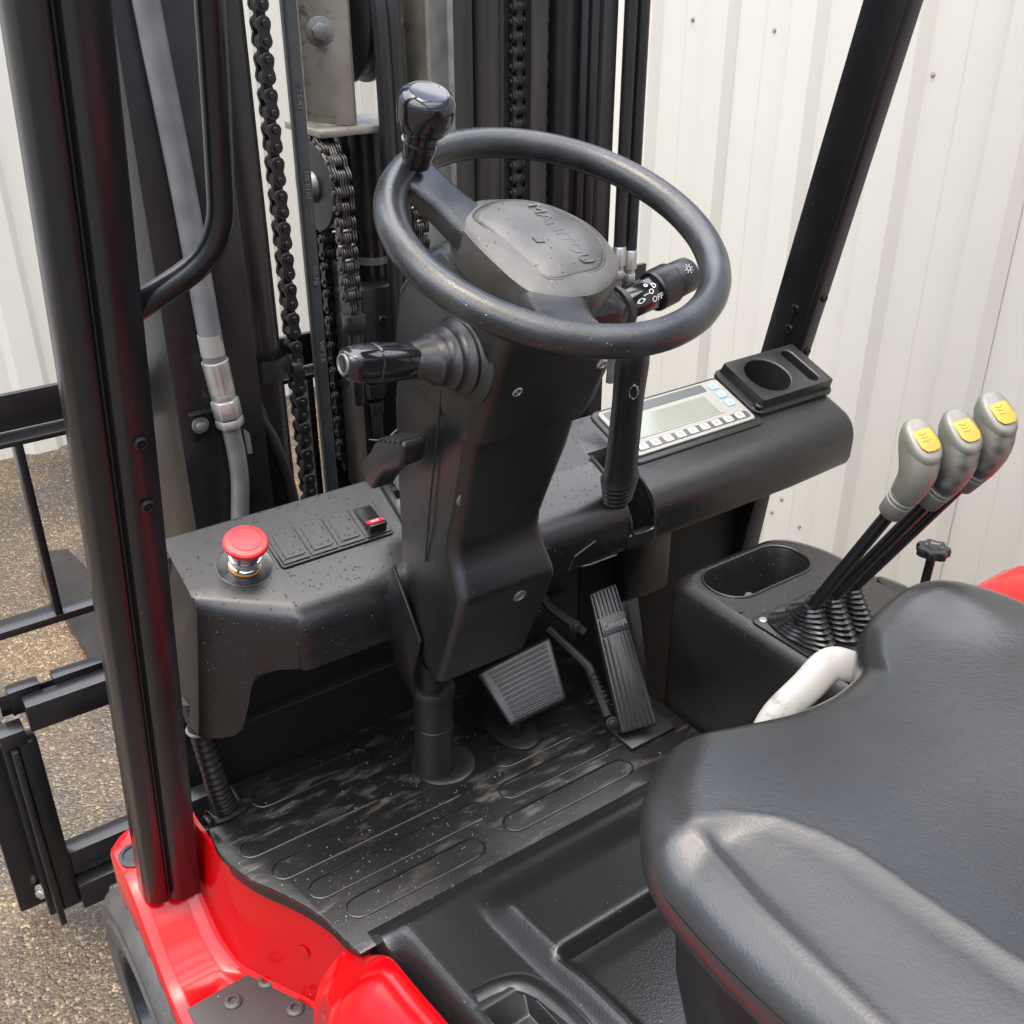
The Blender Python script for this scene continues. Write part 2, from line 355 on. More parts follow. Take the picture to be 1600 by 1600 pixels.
for y, x0, x1 in ((.868, .60, .82), (.922, .63, .86), (.978, .66, .80)): rib(x0, x1, y, .034)
gr = B()
for i in range(400):
    x, y = random.uniform(.29, .94), random.uniform(.805, 1.14)
    if random.random() > .35: x, y = .30+abs(random.gauss(0, .22)), .82+abs(random.gauss(0, .12))
    if x > .94 or y > 1.14 or x < .268+max(0, (1.02-y))*.33+.006: continue
    r = random.choice((.0003, .0004, .0004, .0005, .0009)); gr.add([(x+r, y, .0003), (x-r*.5, y+r, .0003), (x-r*.6, y-r*.8, .0003), (x, y, .0027)], [(0, 1, 3), (1, 2, 3), (2, 0, 3)])
go_ = build(gr, 'grit', mat('pale_grit', (.26, .25, .22), .7), fm, ang=5); go_['kind'] = 'stuff'
# ---- dashboard
c20, s20 = math.cos(R(20)), math.sin(R(20))
def D(x, t, h=0.): return V((x, 1.2-t*c20-h*s20, .393-t*s20+h*c20))
DX, DT, DN = X, V((0, c20, s20)), V((0, -s20, c20))
def dprof(x, yt=1.05, yf=1.017, zb=.247, notch=False, well=False, sh=0., skew=0.):
    """cross-section of the dashboard: top edge at yt, front face at yf, bottom at zb"""
    tp = lambda t, h=0.: (1.2-t*c20-h*s20, .393-t*s20+h*c20)
    pts = [(1.195, zb+.0), (1.2, zb+.008), (1.2, .372), (1.198, .384), (1.1925, .3900)]
    wd = -.105 if well else 0.
    zt = .393-(1.2-yt)*math.tan(R(20)); tt = (1.2-yt)/c20
    if notch: mid = [tp(.02), tp(.0201), tp(.04), tp(.0401)]
    else: mid = [tp(.0095), tp(.0096, wd), tp(min(.098, tt-.012), wd), tp(min(.0981, tt-.0119))]
    if notch: top = [(1.125-.0008*i, .366-.003*i) for i in range(8)]+[(1.118, .31), (1.118, .27), (1.118, zb)]
    else:
        dy = yt-yf; dz = .012+dy*.95; top = []
        for i in range(8):
            a = R(20+70*i/7); top.append((yf+dy*(1-(math.sin(a)-math.sin(R(20)))/(1-math.sin(R(20)))), zt-dz*(math.cos(R(20))-math.cos(a))/math.cos(R(20))))
        zl = top[-1][1]; top += [(yf, zl-.35*(zl-zb-.01)), (yf+.001, zb+.012), (yf+.006, zb)]
    return [V((x-sh*max(0, .36-z)/.2-skew*(1.2-y), y, z)) for y, z in pts+mid+top]
rings = []
for x, zb in ((.3035, .160), (.306, .156), (.313, .152), (.330, .152), (.343, .154), (.350, .163), (.3540, .19), (.3565, .214), (.361, .232), (.368, .2425), (.380, .247), (.4005, .247)):
    k = (x-.306)/.0945; yt = 1.098-.046*k+(.004 if x < .305 else 0); rings.append(dprof(x, yt, 1.088-.060*k+(.006 if x < .305 else 0), zb, sh=.025*(1-sm_(x, .33, .40))))
rings += [dprof(.4045, 1.050, 1.021), dprof(.415, 1.050, 1.0175), dprof(.44, 1.05, 1.017), dprof(.604, 1.05, 1.017, skew=.10), dprof(.608, 1.052, 1.020, zb=.25, skew=.10)]
b = B(); b.loft(rings); dl = build(b, 'dashboard', 'dash', fk, ang=23, label='left half of dashboard with red emergency stop')
b = B(); rings = []
for x, n, wl in ((.625, 0, 0), (.929, 0, 0), (.930, 1, 0), (.976, 1, 0), (.977, 0, 0), (1.287, 0, 0), (1.2875, 0, 1), (1.432, 0, 1), (1.4325, 0, 0), (1.434, 0, 0)):
    p = dprof(x, notch=n, well=wl)
    k = max(0, (x-1.40)/.034); rings.append([V((q.x, q.y+(1.12-q.y)*.05*k*k, q.z+(.32-q.z)*.05*k*k)) for q in p])
for x, k in ((1.442, .12), (1.448, .22), (1.451, .35)):
    rings.append([V((x, p.y+(1.12-p.y)*k, p.z+(.32-p.z)*k)) for p in dprof(x)])
b.loft(rings); dr = build(b, 'dashboard', 'dash', fk, ang=30, label='right half of dashboard with display and cup holder')
# notch rim, facet lines, rear bridge behind column
b = B(); b.box(.596, .63, 1.10, 1.196, .25, .345); build(b, 'dashboard_bridge', 'plastic', fk, bevel=.01)
b = B(); b.tube(fillet([(.9295, 1.115, .366), (.9295, 1.05, .342), (.9295, 1.016, .30), (.9295, 1.014, .272), (.976, 1.014, .272), (.9765, 1.016, .30), (.9765, 1.05, .342), (.9765, 1.115, .366)], .012, 3), .0022, 6); build(b, 'slot_rim', 'paint', dr)
b = B(); b.box(.925, .982, 1.0165, 1.03, .248, .272); build(b, 'slot_sill', 'plastic', dr, bevel=.002)
b = B(); b.tube([(.862, 1.0165, .287), (.825, 1.0165, .274), (.815, 1.0185, .252)], .0013, 6); build(b, 'seam_line', 'plastic', dr)
b = B(); b.tube([(.84, 1.026, .246), (.855, 1.018, .249), (.905, 1.018, .2485)], .0018, 6); build(b, 'seam_line', 'paint', dr)
b = B(); b.prism([D(.70, .03, .0002), D(.70, .115, .0002), D(.80, .115, .0002), D(.80, .03, .0002)], DN*.004); tray = build(b, 'blank_panel', 'plastic', dr, bevel=.0015)
for i in range(3):
    b = B(); b.prism([D(.72, .045+i*.02, .004), D(.72, .056+i*.02, .004), D(.79, .056+i*.02, .004), D(.79, .045+i*.02, .004)], DN*.002); build(b, 'slat', 'plastic', tray, bevel=.0008)
# side flange of the dashboard next to the column
b = B(); 
b.tube(cr([(.610, 1.19, .393), (.604, 1.12, .368), (.597, 1.05, .341), (.594, 1.015, .312), (.593, 1.010, .27), (.594, 1.02, .22)], 6), .006, 8, flat=.6); build(b, 'edge_trim', 'paint', dl)
# under-dash bracket right
b = B(); b.prism([(1.25, 1.04, .246), (1.40, 1.05, .246), (1.405, 1.10, .225), (1.405, 1.19, .20), (1.25, 1.19, .20)], (0, 0, -.012)); build(b, 'under_bracket', 'paint', fk, bevel=.003)
b = B(); b.prism([(1.325, 1.12, .21), (1.365, 1.12, .21), (1.365, 1.2, -.45), (1.30, 1.2, -.45)], (0, .03, 0)); build(b, 'support_strut', 'paint', fk, bevel=.004)
b = B(); b.box(1.02, 1.12, 1.12, 1.155, .06, .2); bb = build(b, 'relay_box', 'plastic', fk, bevel=.008)
b = B(); b.box(.956, 1.33, 1.162, 1.19, -.3, .38); build(b, 'kick_panel', 'matte', fk, bevel=.003)

# emergency stop
es = empty('emergency_stop', D(.380, .087)); es.parent = fk; es.matrix_parent_inverse = Matrix.Translation(-WL[fk.name])
o = D(.380, .087)
b = B(); b.lathe([(.0355, .0003), (.0355, .0009), (.0345, .0011), (.0335, .0006), (.02, .0006)], o, DN, 36); build(b, 'washer_plate', 'dash', es)
b = B(); b.lathe([(.0203, .0008), (.0203, .0028), (.018, .0032)], o, DN, 28); build(b, 'gasket', 'yellow', es)
b = B(); b.lathe([(.0195, .004), (.0195, .008), (.0185, .0088), (.0185, .011), (.0198, .012), (.0198, .020), (.0185, .0205), (.0185, .034)], o, DN, 32); build(b, 'collar', 'chrome', es)
b = B(); b.lathe([(.018, .027), (.0185, .029), (.0205, .033), (.0268, .039), (.0276, .0415), (.0270, .0445), (.025, .0465), (.0185, .0475), (.0178, .0483), (.008, .0488), (.0004, .0489)], o, DN, 40); build(b, 'mushroom_head', 'redplastic', es)

# switch bank
sw = empty('switch_bank', D(.499, .08)); sw.parent = fk; sw.matrix_parent_inverse = Matrix.Translation(-WL[fk.name])
def dplate(x0, x1, t0, t1, h0, h1, r, name, m, parent, bev=.001):
    b = B(); o = D((x0+x1)/2, (t0+t1)/2, h0); b.plate(rrect(x1-x0, t1-t0, r, 3), o, DX, DT, h1-h0); return build(b, name, m, parent, bevel=bev, seg=1)
dplate(.419, .580, .048, .112, .0002, .003, .005, 'frame', 'dash', sw)
for i in range(4):
    x0 = .4225+i*.0392
    f = dplate(x0, x0+.0375, .0515, .1085, .003, .0048, .002, 'switch_housing', 'dash', sw)
    if i < 3:
        dplate(x0+.006, x0+.0315, .058, .102, .0048, .0062, .0015, 'blank_cover', 'dash', sw)
    else:
        dplate(x0+.005, x0+.0325, .055, .104, .0048, .0054, .0015, 'rocker_well', 'hole', sw)
        b = B(); o = D(x0+.0187, .08, .0054)
        b.prism([o+DX*-.0125+DT*.022+DN*.001, o+DX*-.0125+DT*-.004+DN*.004, o+DX*-.0125+DT*-.0215+DN*.013, o+DX*-.0125+DT*-.0235+DN*.0125, o+DX*-.0125+DT*-.0235], DX*.025)
        build(b, 'rocker', 'plastic', sw, bevel=.001)
        b = B(); e2 = (DT*-.0175+DN*.009).normalized(); o2 = o+DT*-.0128+DN*.0089
        n2 = DX.cross(-e2).normalized()
        b.plate(rrect(.0235, .011, .001, 2), o2, DX, -e2, .0006); build(b, 'red_legend', mat('legend_red', (.55, .01, .03), .4), sw)
        text('VLT', .007, o2+n2*.0008, DX, -e2, .0002, 'lettering', 'print', sw)

# display unit
du = empty('display_unit', D(1.125, .07)); du.parent = fk; du.matrix_parent_inverse = Matrix.Translation(-WL[fk.name])
dplate(.985, 1.268, .006, .132, .0002, .0035, .014, 'bezel', 'plastic', du, .002)
dplate(.996, 1.254, .014, .120, .0035, .0075, .007, 'frame', 'silver', du, .0006)
dplate(1.004, 1.216, .018, .036, .0075, .0081, .003, 'upper_strip', 'lcdark', du, .0003)
dplate(1.022, 1.208, .042, .090, .0075, .0085, .002, 'screen_surround', 'silver', du, .0004)
dplate(1.027, 1.200, .045, .087, .0085, .0088, .001, 'screen', 'lcd', du, 0)
dplate(1.006, 1.248, .098, .114, .0075, .0082, .004, 'key_strip', 'lcdark', du, .0003)
for i in range(9):
    x = 1.018+i*.0262
    k = dplate(x-.0085, x+.0085, .0995, .1125, .0082, .0094, .002, 'key', 'key', du, .0004)
    b = B(); o = D(x, .106, .0094)
    ring = circ(.0042, 12, .0040); b.loft([[o+DX*a+DT*c for a, c in ring], [o+DX*a*.55+DT*c*.55 for a, c in ring]], cap=False)
    b2 = B(); b2.add([p+DN*.0003 for p in b.v], b.f); text('0', .012, o+DN*.0003, DX, DT, .0002, 'key_digit', 'lcdark', du)
for x, t, g in ((1.234, .030, '<'), (1.234, .052, '+'), (1.234, .074, '>'), (1.009, .088, '-')):
    dplate(x-.009, x+.009, t-.0075, t+.0075, .0075, .0086, .002, 'key', 'blue', du, .0004)
    dplate(x-.0075, x+.0075, t-.0062, t+.0062, .0086, .0092, .0015, 'key_face', 'key', du, .0003)
    o = D(x, t, .0093); b = B(); s_ = {'<': -1, '>': 1, '-': -1, '+': 1}[g]
    b.prism([o+DX*-.004+DT*.001, o+DX*-.004+DT*-.001, o+DX*0+DT*-.001, o+DX*0+DT*-.0038, o+DX*.0045, o+DX*0+DT*.0038, o+DX*0+DT*.001], DN*.0003); build(b, 'arrow_mark', 'blue', du)

# cup holder tray
ch = empty('cup_holder', D(1.36, .05)); ch.parent = fk; ch.matrix_parent_inverse = Matrix.Translation(-WL[fk.name])
b = B(); fo_ = D(1.357, .056, 0); oo = rrect(.190, .120, .014, 4); ii = rrect(.150, .092, .01, 4)
b.loft([[fo_+DX*x+DT*y+DN*.0003 for x, y in oo], [fo_+DX*x+DT*y+DN*.006 for x, y in oo], [fo_+DX*x*.985+DT*y*.98+DN*.008 for x, y in oo], [fo_+DX*x+DT*y+DN*.008 for x, y in ii], [fo_+DX*x+DT*y+DN*.0003 for x, y in ii]], cap=False)
build(b, 'base_flange', 'rubber', ch, ang=30)
b = B(); o = D(1.362, .054, .008); W_, L_ = .172, .104
def ringpts(poly, h): return [o+DX*a+DT*c+DN*h for a, c in poly]
outer = rrect(W_, L_, .012, 5); n = len(outer)
# top sheet with a round hole and a slot, built from angular strips
def hole_plate(b, o, ex, ey, nn, outline, hole, h):
    N_ = len(hole)
    def hit(ang):
        d = V((math.cos(ang), math.sin(ang))); best = None
        for i in range(len(outline)):
            p, q = V(outline[i]), V(outline[(i+1) % len(outline)]); e = q-p; den = d.x*e.y-d.y*e.x
            if abs(den) < 1e-12: continue
            t = (p.x*e.y-p.y*e.x)/den; s = (p.x*d.y-p.y*d.x)/den
            if t > 0 and -1e-6 <= s <= 1+1e-6 and (best is None or t < best): best = t
        return d*best
    outp = [hit(math.atan2(y, x)) for x, y in hole]
    if len(outline) <= 12:
        for q in outline:
            k = min(range(N_), key=lambda i: abs((math.atan2(hole[i][1], hole[i][0])-math.atan2(q[1], q[0])+math.pi) % (2*math.pi)-math.pi)); outp[k] = V(q)
    b.loft([[o+ex*x+ey*y+nn*h for x, y in hole], [o+ex*p.x+ey*p.y+nn*h for p in outp]], cap=False)
hc = circ(.041, 40)
oc = o+DX*-.028
left = [(-.058, -.052), (.046, -.052), (.046, .052), (-.058, .052)]
hole_plate(b, oc, DX, DT, DN, left, hc, .018)
oslot = o+DX*.052
slot = rrect(.022, .085, .0105, 6); right = [(-.034, -.052), (.034, -.052), (.034, .052), (-.034, .052)]
hole_plate(b, oslot, DX, DT, DN, right, slot, .018)
b.loft([[oc+DX*x+DT*y+DN*.018 for x, y in hc], [oc+DX*x*.96+DT*y*.96+DN*-.10 for x, y in hc]], cap=False)
b.add([oc+DX*x*.96+DT*y*.96+DN*-.10 for x, y in hc], [tuple(range(40))])
b.loft([[oslot+DX*x+DT*y+DN*.018 for x, y in slot], [oslot+DX*x+DT*y+DN*-.035 for x, y in slot]], cap=False)
b.add([oslot+DX*x+DT*y+DN*-.035 for x, y in slot], [tuple(range(len(slot)))])
rect = [(-.086, -.052), (.086, -.052), (.086, .052), (-.086, .052)]
b.loft([[o+DX*x+DT*y+DN*.018 for x, y in rect], [o+DX*x*1.02+DT*y*1.03+DN*0 for x, y in rect]], cap=False)
build(b, 'cup_tray', 'rubber', ch, bevel=.003, seg=3, bang=40)
bo = D(1.272, .104, .008); hexbolt(ch, bo, DN, .0075, 'paint')

# ---- steering column
col_x = .584
def ring_col(fr, bk, wf, wb, r=.018, k=4):
    (yf, zf), (yb, zb) = fr, bk; F, K = V((0, yf, zf)), V((0, yb, zb)); L_ = (K-F).length; d = (K-F)/L_
    pts = []
    base = rrect(2*wf, L_, r, k)
    for a, c in base:
        t = (c+L_/2)/L_; wsc = (wf*(1-t)+wb*t)/wf
        pts.append(V((col_x+a*wsc, 0, 0))+F+d*(c+L_/2))
    return pts
sc = empty('steering_column', (col_x, 1.0, 0)); sc.parent = fk; sc.matrix_parent_inverse = Matrix.Translation(-WL[fk.name])
b = B(); b.loft([ring_col((.738, .752), (.855, .795), .062, .050, .02), ring_col((.733, .742), (.875, .795), .074, .060, .02), ring_col((.738, .725), (.905, .78), .079, .066, .02), ring_col((.760, .675), (.945, .735), .079, .068, .02), ring_col((.782, .628), (.962, .67), .077, .068, .02), ring_col((.793, .612), (.965, .65), .0745, .066, .02)])
build(b, 'upper_cowl', 'plastic', sc, ang=35)
b = B(); b.loft([ring_col((.80, .617), (.962, .65), .070, .064, .016), ring_col((.815, .57), (.975, .60), .068, .062, .016), ring_col((.84, .505), (.985, .52), .063, .058, .016), ring_col((.852, .475), (.99, .49), .062, .056, .016), ring_col((.855, .455), (.99, .465), .0625, .056, .016), ring_col((.846, .435), (.99, .44), .064, .056, .016), ring_col((.833, .412), (.99, .415), .066, .055, .014), ring_col((.832, .402), (.99, .40), .067, .054, .012), ring_col((.842, .375), (.985, .37), .067, .053, .012), ring_col((.890, .262), (.985, .262), .066, .048, .012)])
build(b, 'lower_cowl', 'plastic', sc, ang=35)
b = B(); b.tube([(col_x-.0715, .835, .70), (col_x-.0735, .845, .67), (col_x-.0725, .858, .61), (col_x-.0655, .89, .52), (col_x-.062, .915, .42)], .0012, 6); build(b, 'seam_line', 'hole', sc)
for x, y, z in ((.541, .7625, .676), (.640, .7575, .684)):
    bb = B(); bb.lathe([(.0095, -.001), (.0095, .0008), (.0075, .0012), (.007, -.001)], (x, y, z), (0, -.9, -.42), 16); build(bb, 'screw_recess', 'plastic', sc)
    bolt(sc, V((x, y, z)), (0, -.9, -.42), .0065, 'zinc', 'screw')
bb = B(); bb.lathe([(.0105, 0), (.0105, .001), (.009, .0012), (.0002, .0011)], (.529, .8375, .533), (0, -.95, -.33), 18); build(bb, 'plug', M['collar'], sc)
bb = B(); bb.lathe([(.0085, 0), (.0085, .0012), (.0072, .0014), (.006, -.004), (.0002, -.004)], (.60, .838, .385), (0, -.9, -.36), 18); build(bb, 'screw_recess', 'dullpipe', sc)
# shaft and boot at floor
ax = V((0, .02, -.5)).normalized()
b = B(); b.lathe([(.021, 0), (.021, .12)], (col_x-.004, 1.008, .26), (0, .04, -1), 20); build(b, 'shaft', 'paint', sc)
b = B(); b.lathe([(.020, 0), (.028, .001), (.030, .006), (.0295, .012), (.0275, .014), (.0275, .065), (.0268, .066), (.0268, .068), (.0275, .069), (.0275, .158)], (col_x-.003, 1.013, .158), (0, .04, -1), 32); build(b, 'shaft_sleeve', 'rubber', sc)
b = B(); b.lathe([(.046, 0), (.046, .002), (.043, .0035), (.033, .004), (.029, .002)], (col_x+.014, 1.022, .0005), Z, 36); build(b, 'floor_grommet', 'rubber', sc)
b = B(); b.prism([(col_x-.066, .99, .38), (col_x-.066, 1.02, .30), (col_x-.066, 1.00, .225), (col_x-.066, .955, .20), (col_x-.066, .955, .235), (col_x-.066, .93, .30)], (.004, 0, 0)); build(b, 'side_bracket', 'paint', sc, bevel=.001)
b = B(); b.box(col_x-.024, col_x+.03, .985, 1.03, .20, .33); build(b, 'column_bracket', 'paint', sc, bevel=.006)
# tilt knob and worn slot plate
b = B(); kn = cr([(.498, .868, .600), (.498, .90, .592), (.498, .928, .578), (.498, .944, .560), (.498, .962, .540), (.498, .960, .520), (.498, .944, .515), (.498, .930, .530), (.498, .912, .548), (.498, .890, .562), (.498, .872, .575)], 4, True)
b.prism([V((p.x-.024, p.y, p.z)) for p in kn], (.028, 0, 0)); tk = build(b, 'tilt_knob', 'rubber', fk, bevel=.004, seg=3)
for i in range(5):
    b = B(); b.tube([(.473, .872+i*.011, .5995-i*.0036), (.503, .872+i*.011, .5995-i*.0036)], .0022, 6); build(b, 'grip_rib', 'rubber', tk)
b = B(); b.prism([(.562, .995, .455), (.585, 1.09, .395), (.612, 1.09, .395), (.60, .995, .455)], (0, .006, .008)); build(b, 'slot_plate', 'foam', sc)

# ---- steering wheel
wa = R(22.8); wn = V((0, -math.sin(wa), math.cos(wa))); wv = V((0, math.cos(wa), math.sin(wa))); wc = V((.584, .761, .818))
def W(u, v, h=0.): return wc+X*u+wv*v+wn*h
st = empty('steering_wheel', wc); st.parent = fk; st.matrix_parent_inverse = Matrix.Translation(-WL[fk.name])
b = B(); rings = []
for i in range(96):
    a = 2*math.pi*i/96; cdir = X*math.cos(a)+wv*math.sin(a)
    rings.append([wc+cdir*(.1500+.0145*math.cos(q*2*math.pi/20))+wn*(.0145*math.sin(q*2*math.pi/20)) for q in range(20)])
rings.append(rings[0]); b.loft(rings, cap=False); build(b, 'rim', 'wheel', st)
def spoke(ang, w0, w1, name='spoke'):
    a = R(ang); d = X*math.cos(a)+wv*math.sin(a); p = wn.cross(d); b = B(); rr = []
    for r, h, ww, th in ((.06, -.034, w0, .014), (.082, -.029, (w0+w1)/2, .014), (.108, -.017, w1, .013), (.13, -.006, w1*1.05, .011), (.146, .000, w1*1.15, .008)):
        rr.append([wc+d*r+p*x+wn*(h+y) for x, y in rrect(2*ww, 2*th, th*.7, 3)])
    b.loft(rr); return build(b, name, 'wheel', st, ang=40)
spoke(127, .030, .024); spoke(240, .032, .028)
# hub: rounded right side, flat left side
ho = cr([(-.056, .078), (-.030, .088), (.005, .083), (.040, .066), (.064, .030), (.062, -.012), (.045, -.048), (.010, -.074), (-.025, -.078), (-.052, -.066), (-.062, -.040), (-.066, .02), (-.064, .06)], 5, True) if 0 else \
     [V(p).to_2d() for p in cr([(-.060, .076, 0), (-.030, .088, 0), (.006, .083, 0), (.040, .066, 0), (.064, .030, 0), (.064, -.012, 0), (.047, -.046, 0), (.014, -.066, 0), (-.016, -.068, 0), (-.046, -.058, 0), (-.061, -.038, 0), (-.068, .02, 0), (-.067, .06, 0)], 5, True)]
b = B(); rr = []
for sc_, h in ((.70, -.085), (.86, -.07), (.95, -.052), (1.0, -.038), (1.0, -.026), (.975, -.0185), (.90, -.0155), (.6, -.013), (.25, -.012)): rr.append([W(p.x*sc_, p.y*sc_, h) for p in ho])
b.loft(rr); build(b, 'hub', 'hub', st, ang=45)
pn = [V(p).to_2d() for p in cr([(-.050, .060, 0), (-.022, .076, 0), (.010, .074, 0), (.038, .056, 0), (.055, .024, 0), (.050, -.014, 0), (.030, -.040, 0), (0, -.046, 0), (-.034, -.042, 0), (-.040, -.010, 0), (-.046, .03, 0)], 6, True)]
b = B(); b.loft([[W(p.x*s, p.y*s, h) for p in pn] for s, h in ((1.0, -.019), (1.0, -.0148), (.985, -.0135), (.965, -.0150), (.945, -.0135), (.90, -.0122), (.5, -.0105), (.1, -.0103))]); build(b, 'badge_panel', 'hub', st, ang=60)
text('MANITOU', .0185, W(.016, .012, -.0106), -wv, X, .0009, 'lettering', 'hub', st, sx=1.12)
b = B(); o = W(-.012, .008, -.0108); b.prism([o+X*.004-wv*.006, o-X*.004-wv*.004, o-X*.004+wv*.004, o-X*.001, o+X*.004+wv*.003], wn*.0014); build(b, 'emblem', 'hub', st)
# spinner knob
kb = W(-.086, .110, .012)
b = B(); b.lathe([(.012, 0), (.0135, .006), (.015, .014), (.0165, .022), (.0168, .024), (.0152, .0245), (.0158, .030), (.0172, .036)], kb, wn, 28); build(b, 'spinner_stem', 'gloss', st)
b = B(); b.lathe([(.016, .033), (.0205, .0350), (.0232, .039), (.0250, .047), (.0253, .058), (.0247, .063), (.0220, .0675), (.0178, .0700), (.0170, .0699), (.0160, .0692), (.008, .0688), (.0003, .0688)], kb, wn, 36); build(b, 'spinner_knob', 'gloss', st)

# ---- direction lever with bellows, left of column
dl_ = empty('direction_lever', (.50, .80, .70)); dl_.parent = fk; dl_.matrix_parent_inverse = Matrix.Translation(-WL[fk.name])
la = V((-1, 0, .16)).normalized(); ly = V((0, 1, .15)).normalized(); ly = (ly-la*ly.dot(la)).normalized(); lz = la.cross(ly)
lo = V((.512, .802, .703))
def oval(o, a, c, sq=2.0, n=28):
    r = []
    for i in range(n):
        t = 2*math.pi*i/n; r.append(o+ly*(a*math.copysign(abs(math.cos(t))**(2/sq), math.cos(t)))+lz*(c*math.copysign(abs(math.sin(t))**(2/sq), math.sin(t))))
    return r
b = B(); rr = []
for s, a, c in ((0, .050, .044), (.004, .051, .045), (.006, .046, .040), (.010, .040, .034), (.014, .041, .035), (.017, .036, .031), (.021, .033, .028), (.026, .034, .029), (.029, .029, .025), (.034, .027, .023), (.040, .0275, .0235), (.043, .023, .020), (.058, .019, .0165), (.062, .016, .014)):
    rr.append(oval(lo+la*s, a, c))
b.loft(rr); build(b, 'bellows', 'rubber', dl_, ang=60)
b = B(); rr = [oval(lo+la*s, a, c, 3.2, 24) for s, a, c in ((.050, .0125, .0125), (.056, .0150, .0146), (.075, .0162, .0158), (.096, .0168, .0164), (.098, .0165, .0161), (.0985, .0157, .0153), (.100, .0157, .0153), (.1005, .0165, .0161), (.117, .0155, .0150), (.126, .0138, .0130), (.129, .0115, .0108))]
b.loft(rr); build(b, 'grip', 'gloss', dl_, ang=50)
b = B(); b.loft([oval(lo+la*s, a, c, 2, 20) for s, a, c in ((.1285, .0108, .0100), (.1305, .0103, .0094), (.1308, .0088, .0080), (.129, .0084, .0075))]); build(b, 'end_ring', 'dullpipe', dl_)

# ---- light stalk, right of column
ls = empty('light_stalk', (.68, .77, .74)); ls.parent = fk; ls.matrix_parent_inverse = Matrix.Translation(-WL[fk.name])
sa = V((1, .06, .18)).normalized(); su, sv, _ = frame(sa); so_ = V((.645, .763, .729))
b = B(); b.lathe([(.026, 0), (.024, .012), (.027, .014), (.027, .017), (.022, .019), (.022, .024), (.018, .027)], so_, sa, 24); build(b, 'stalk_boot', 'rubber', ls)
b = B(); b.lathe([(.0155, .024), (.0165, .04), (.0175, .066)], so_, sa, 8); build(b, 'stalk_body', 'gloss', ls, bevel=.001)
b = B(); b.lathe([(.0195, .066), (.021, .068), (.021, .090), (.019, .092), (.018, .093)], so_, sa, 26); build(b, 'switch_ring', 'plastic', ls)
b = B(); b.lathe([(.0178, .092), (.0185, .094), (.0180, .116), (.0165, .1185), (.0003, .119)], so_, sa, 26); build(b, 'end_knob', 'plastic', ls)
vd = (V((0, 0, H))-so_).normalized(); side = (vd-sa*vd.dot(sa)).normalized(); tv = side.cross(sa)
if tv.z < 0: tv = -tv
for s, t, tx, sz in ((.057, -.008, 'OFF', .0085), (.048, .0005, '\u2014O', .0075), (.058, .005, 'D', .0075), (.036, -.004, '<>', .0105), (.050, .0095, 'o', .0085)):
    rad = .0178; nn = (side*math.cos(t/rad)+tv*math.sin(t/rad)).normalized(); ey = nn.cross(sa); 
    if ey.z < 0: ey = -ey
    ex = ey.cross(nn)
    text(tx, sz, so_+sa*s+nn*(.0168+.0001*s/.001*.02+.0006), ex, ey, .0002, 'symbol', 'print', ls)
nn = side; ey = tv
for s, t in ((.106, .004),):
    o = so_+sa*s+(side*math.cos(.25)+tv*math.sin(.25))*.0186; nn = (side*math.cos(.25)+tv*math.sin(.25)); ey = nn.cross(sa); ey = -ey if ey.z < 0 else ey
    b = B()
    for i in range(8):
        a = i*math.pi/4; d = sa*math.cos(a)+ey*math.sin(a); b.tube([o+d*.0035, o+d*.0055], .0004, 4)
    r_ = [o+(sa*math.cos(a*.5236)+ey*math.sin(a*.5236))*.0024 for a in range(13)]; b.tube(r_, .0004, 4); build(b, 'symbol', 'print', ls)

# ---- parking brake handle in the dash slot
pk = empty('parking_brake', (.912, 1.03, .32)); pk.parent = fk; pk.matrix_parent_inverse = Matrix.Translation(-WL[fk.name])
p0, p1 = V((.924, 1.045, .30)), V((.852, .948, .585)); ax = (p1-p0).normalized(); L_ = (p1-p0).length
b = B(); b.tube([p0-ax*.02, p0+ax*.06], .012, 14); build(b, 'lever_stem', 'paint', pk)
b = B(); rr = []
prof = [(.018, .0125), (.03, .014)]
for i in range(5): prof += [(.034+i*.011, .0165+i*.0012), (.039+i*.011, .0185+i*.0012), (.042+i*.011, .0165+i*.0012)]
prof += [(.10, .0195), (.16, .0185), (.24, .0175), (.30, .0185), (.325, .0175), (.333, .012)]
u = (X-ax*X.dot(ax)).normalized(); v = ax.cross(u)
b.loft([[p0+ax*s+u*a*1.3+v*c*1.0 for a, c in circ(r, 24)] for s, r in prof]); build(b, 'handle', 'rubber', pk, ang=50)
q = p0+ax*.272; nn = (V((0, 0, H))-q).normalized(); nn = (nn-ax*nn.dot(ax)).normalized(); e2 = nn.cross(ax)
rg = [q+nn*.0185+ax*(.012*math.sin(a*.3927))+e2*(.0055*math.cos(a*.3927)-.006) for a in range(17)]
b = B(); b.tube(rg, .0013, 6); build(b, 'release_ring', 'chrome', pk)
b = B(); b.plate(rrect(.026, .05, .008, 4), q+nn*.0150, e2, ax, .003); build(b, 'handle_recess', 'rubber', pk, bevel=.001)

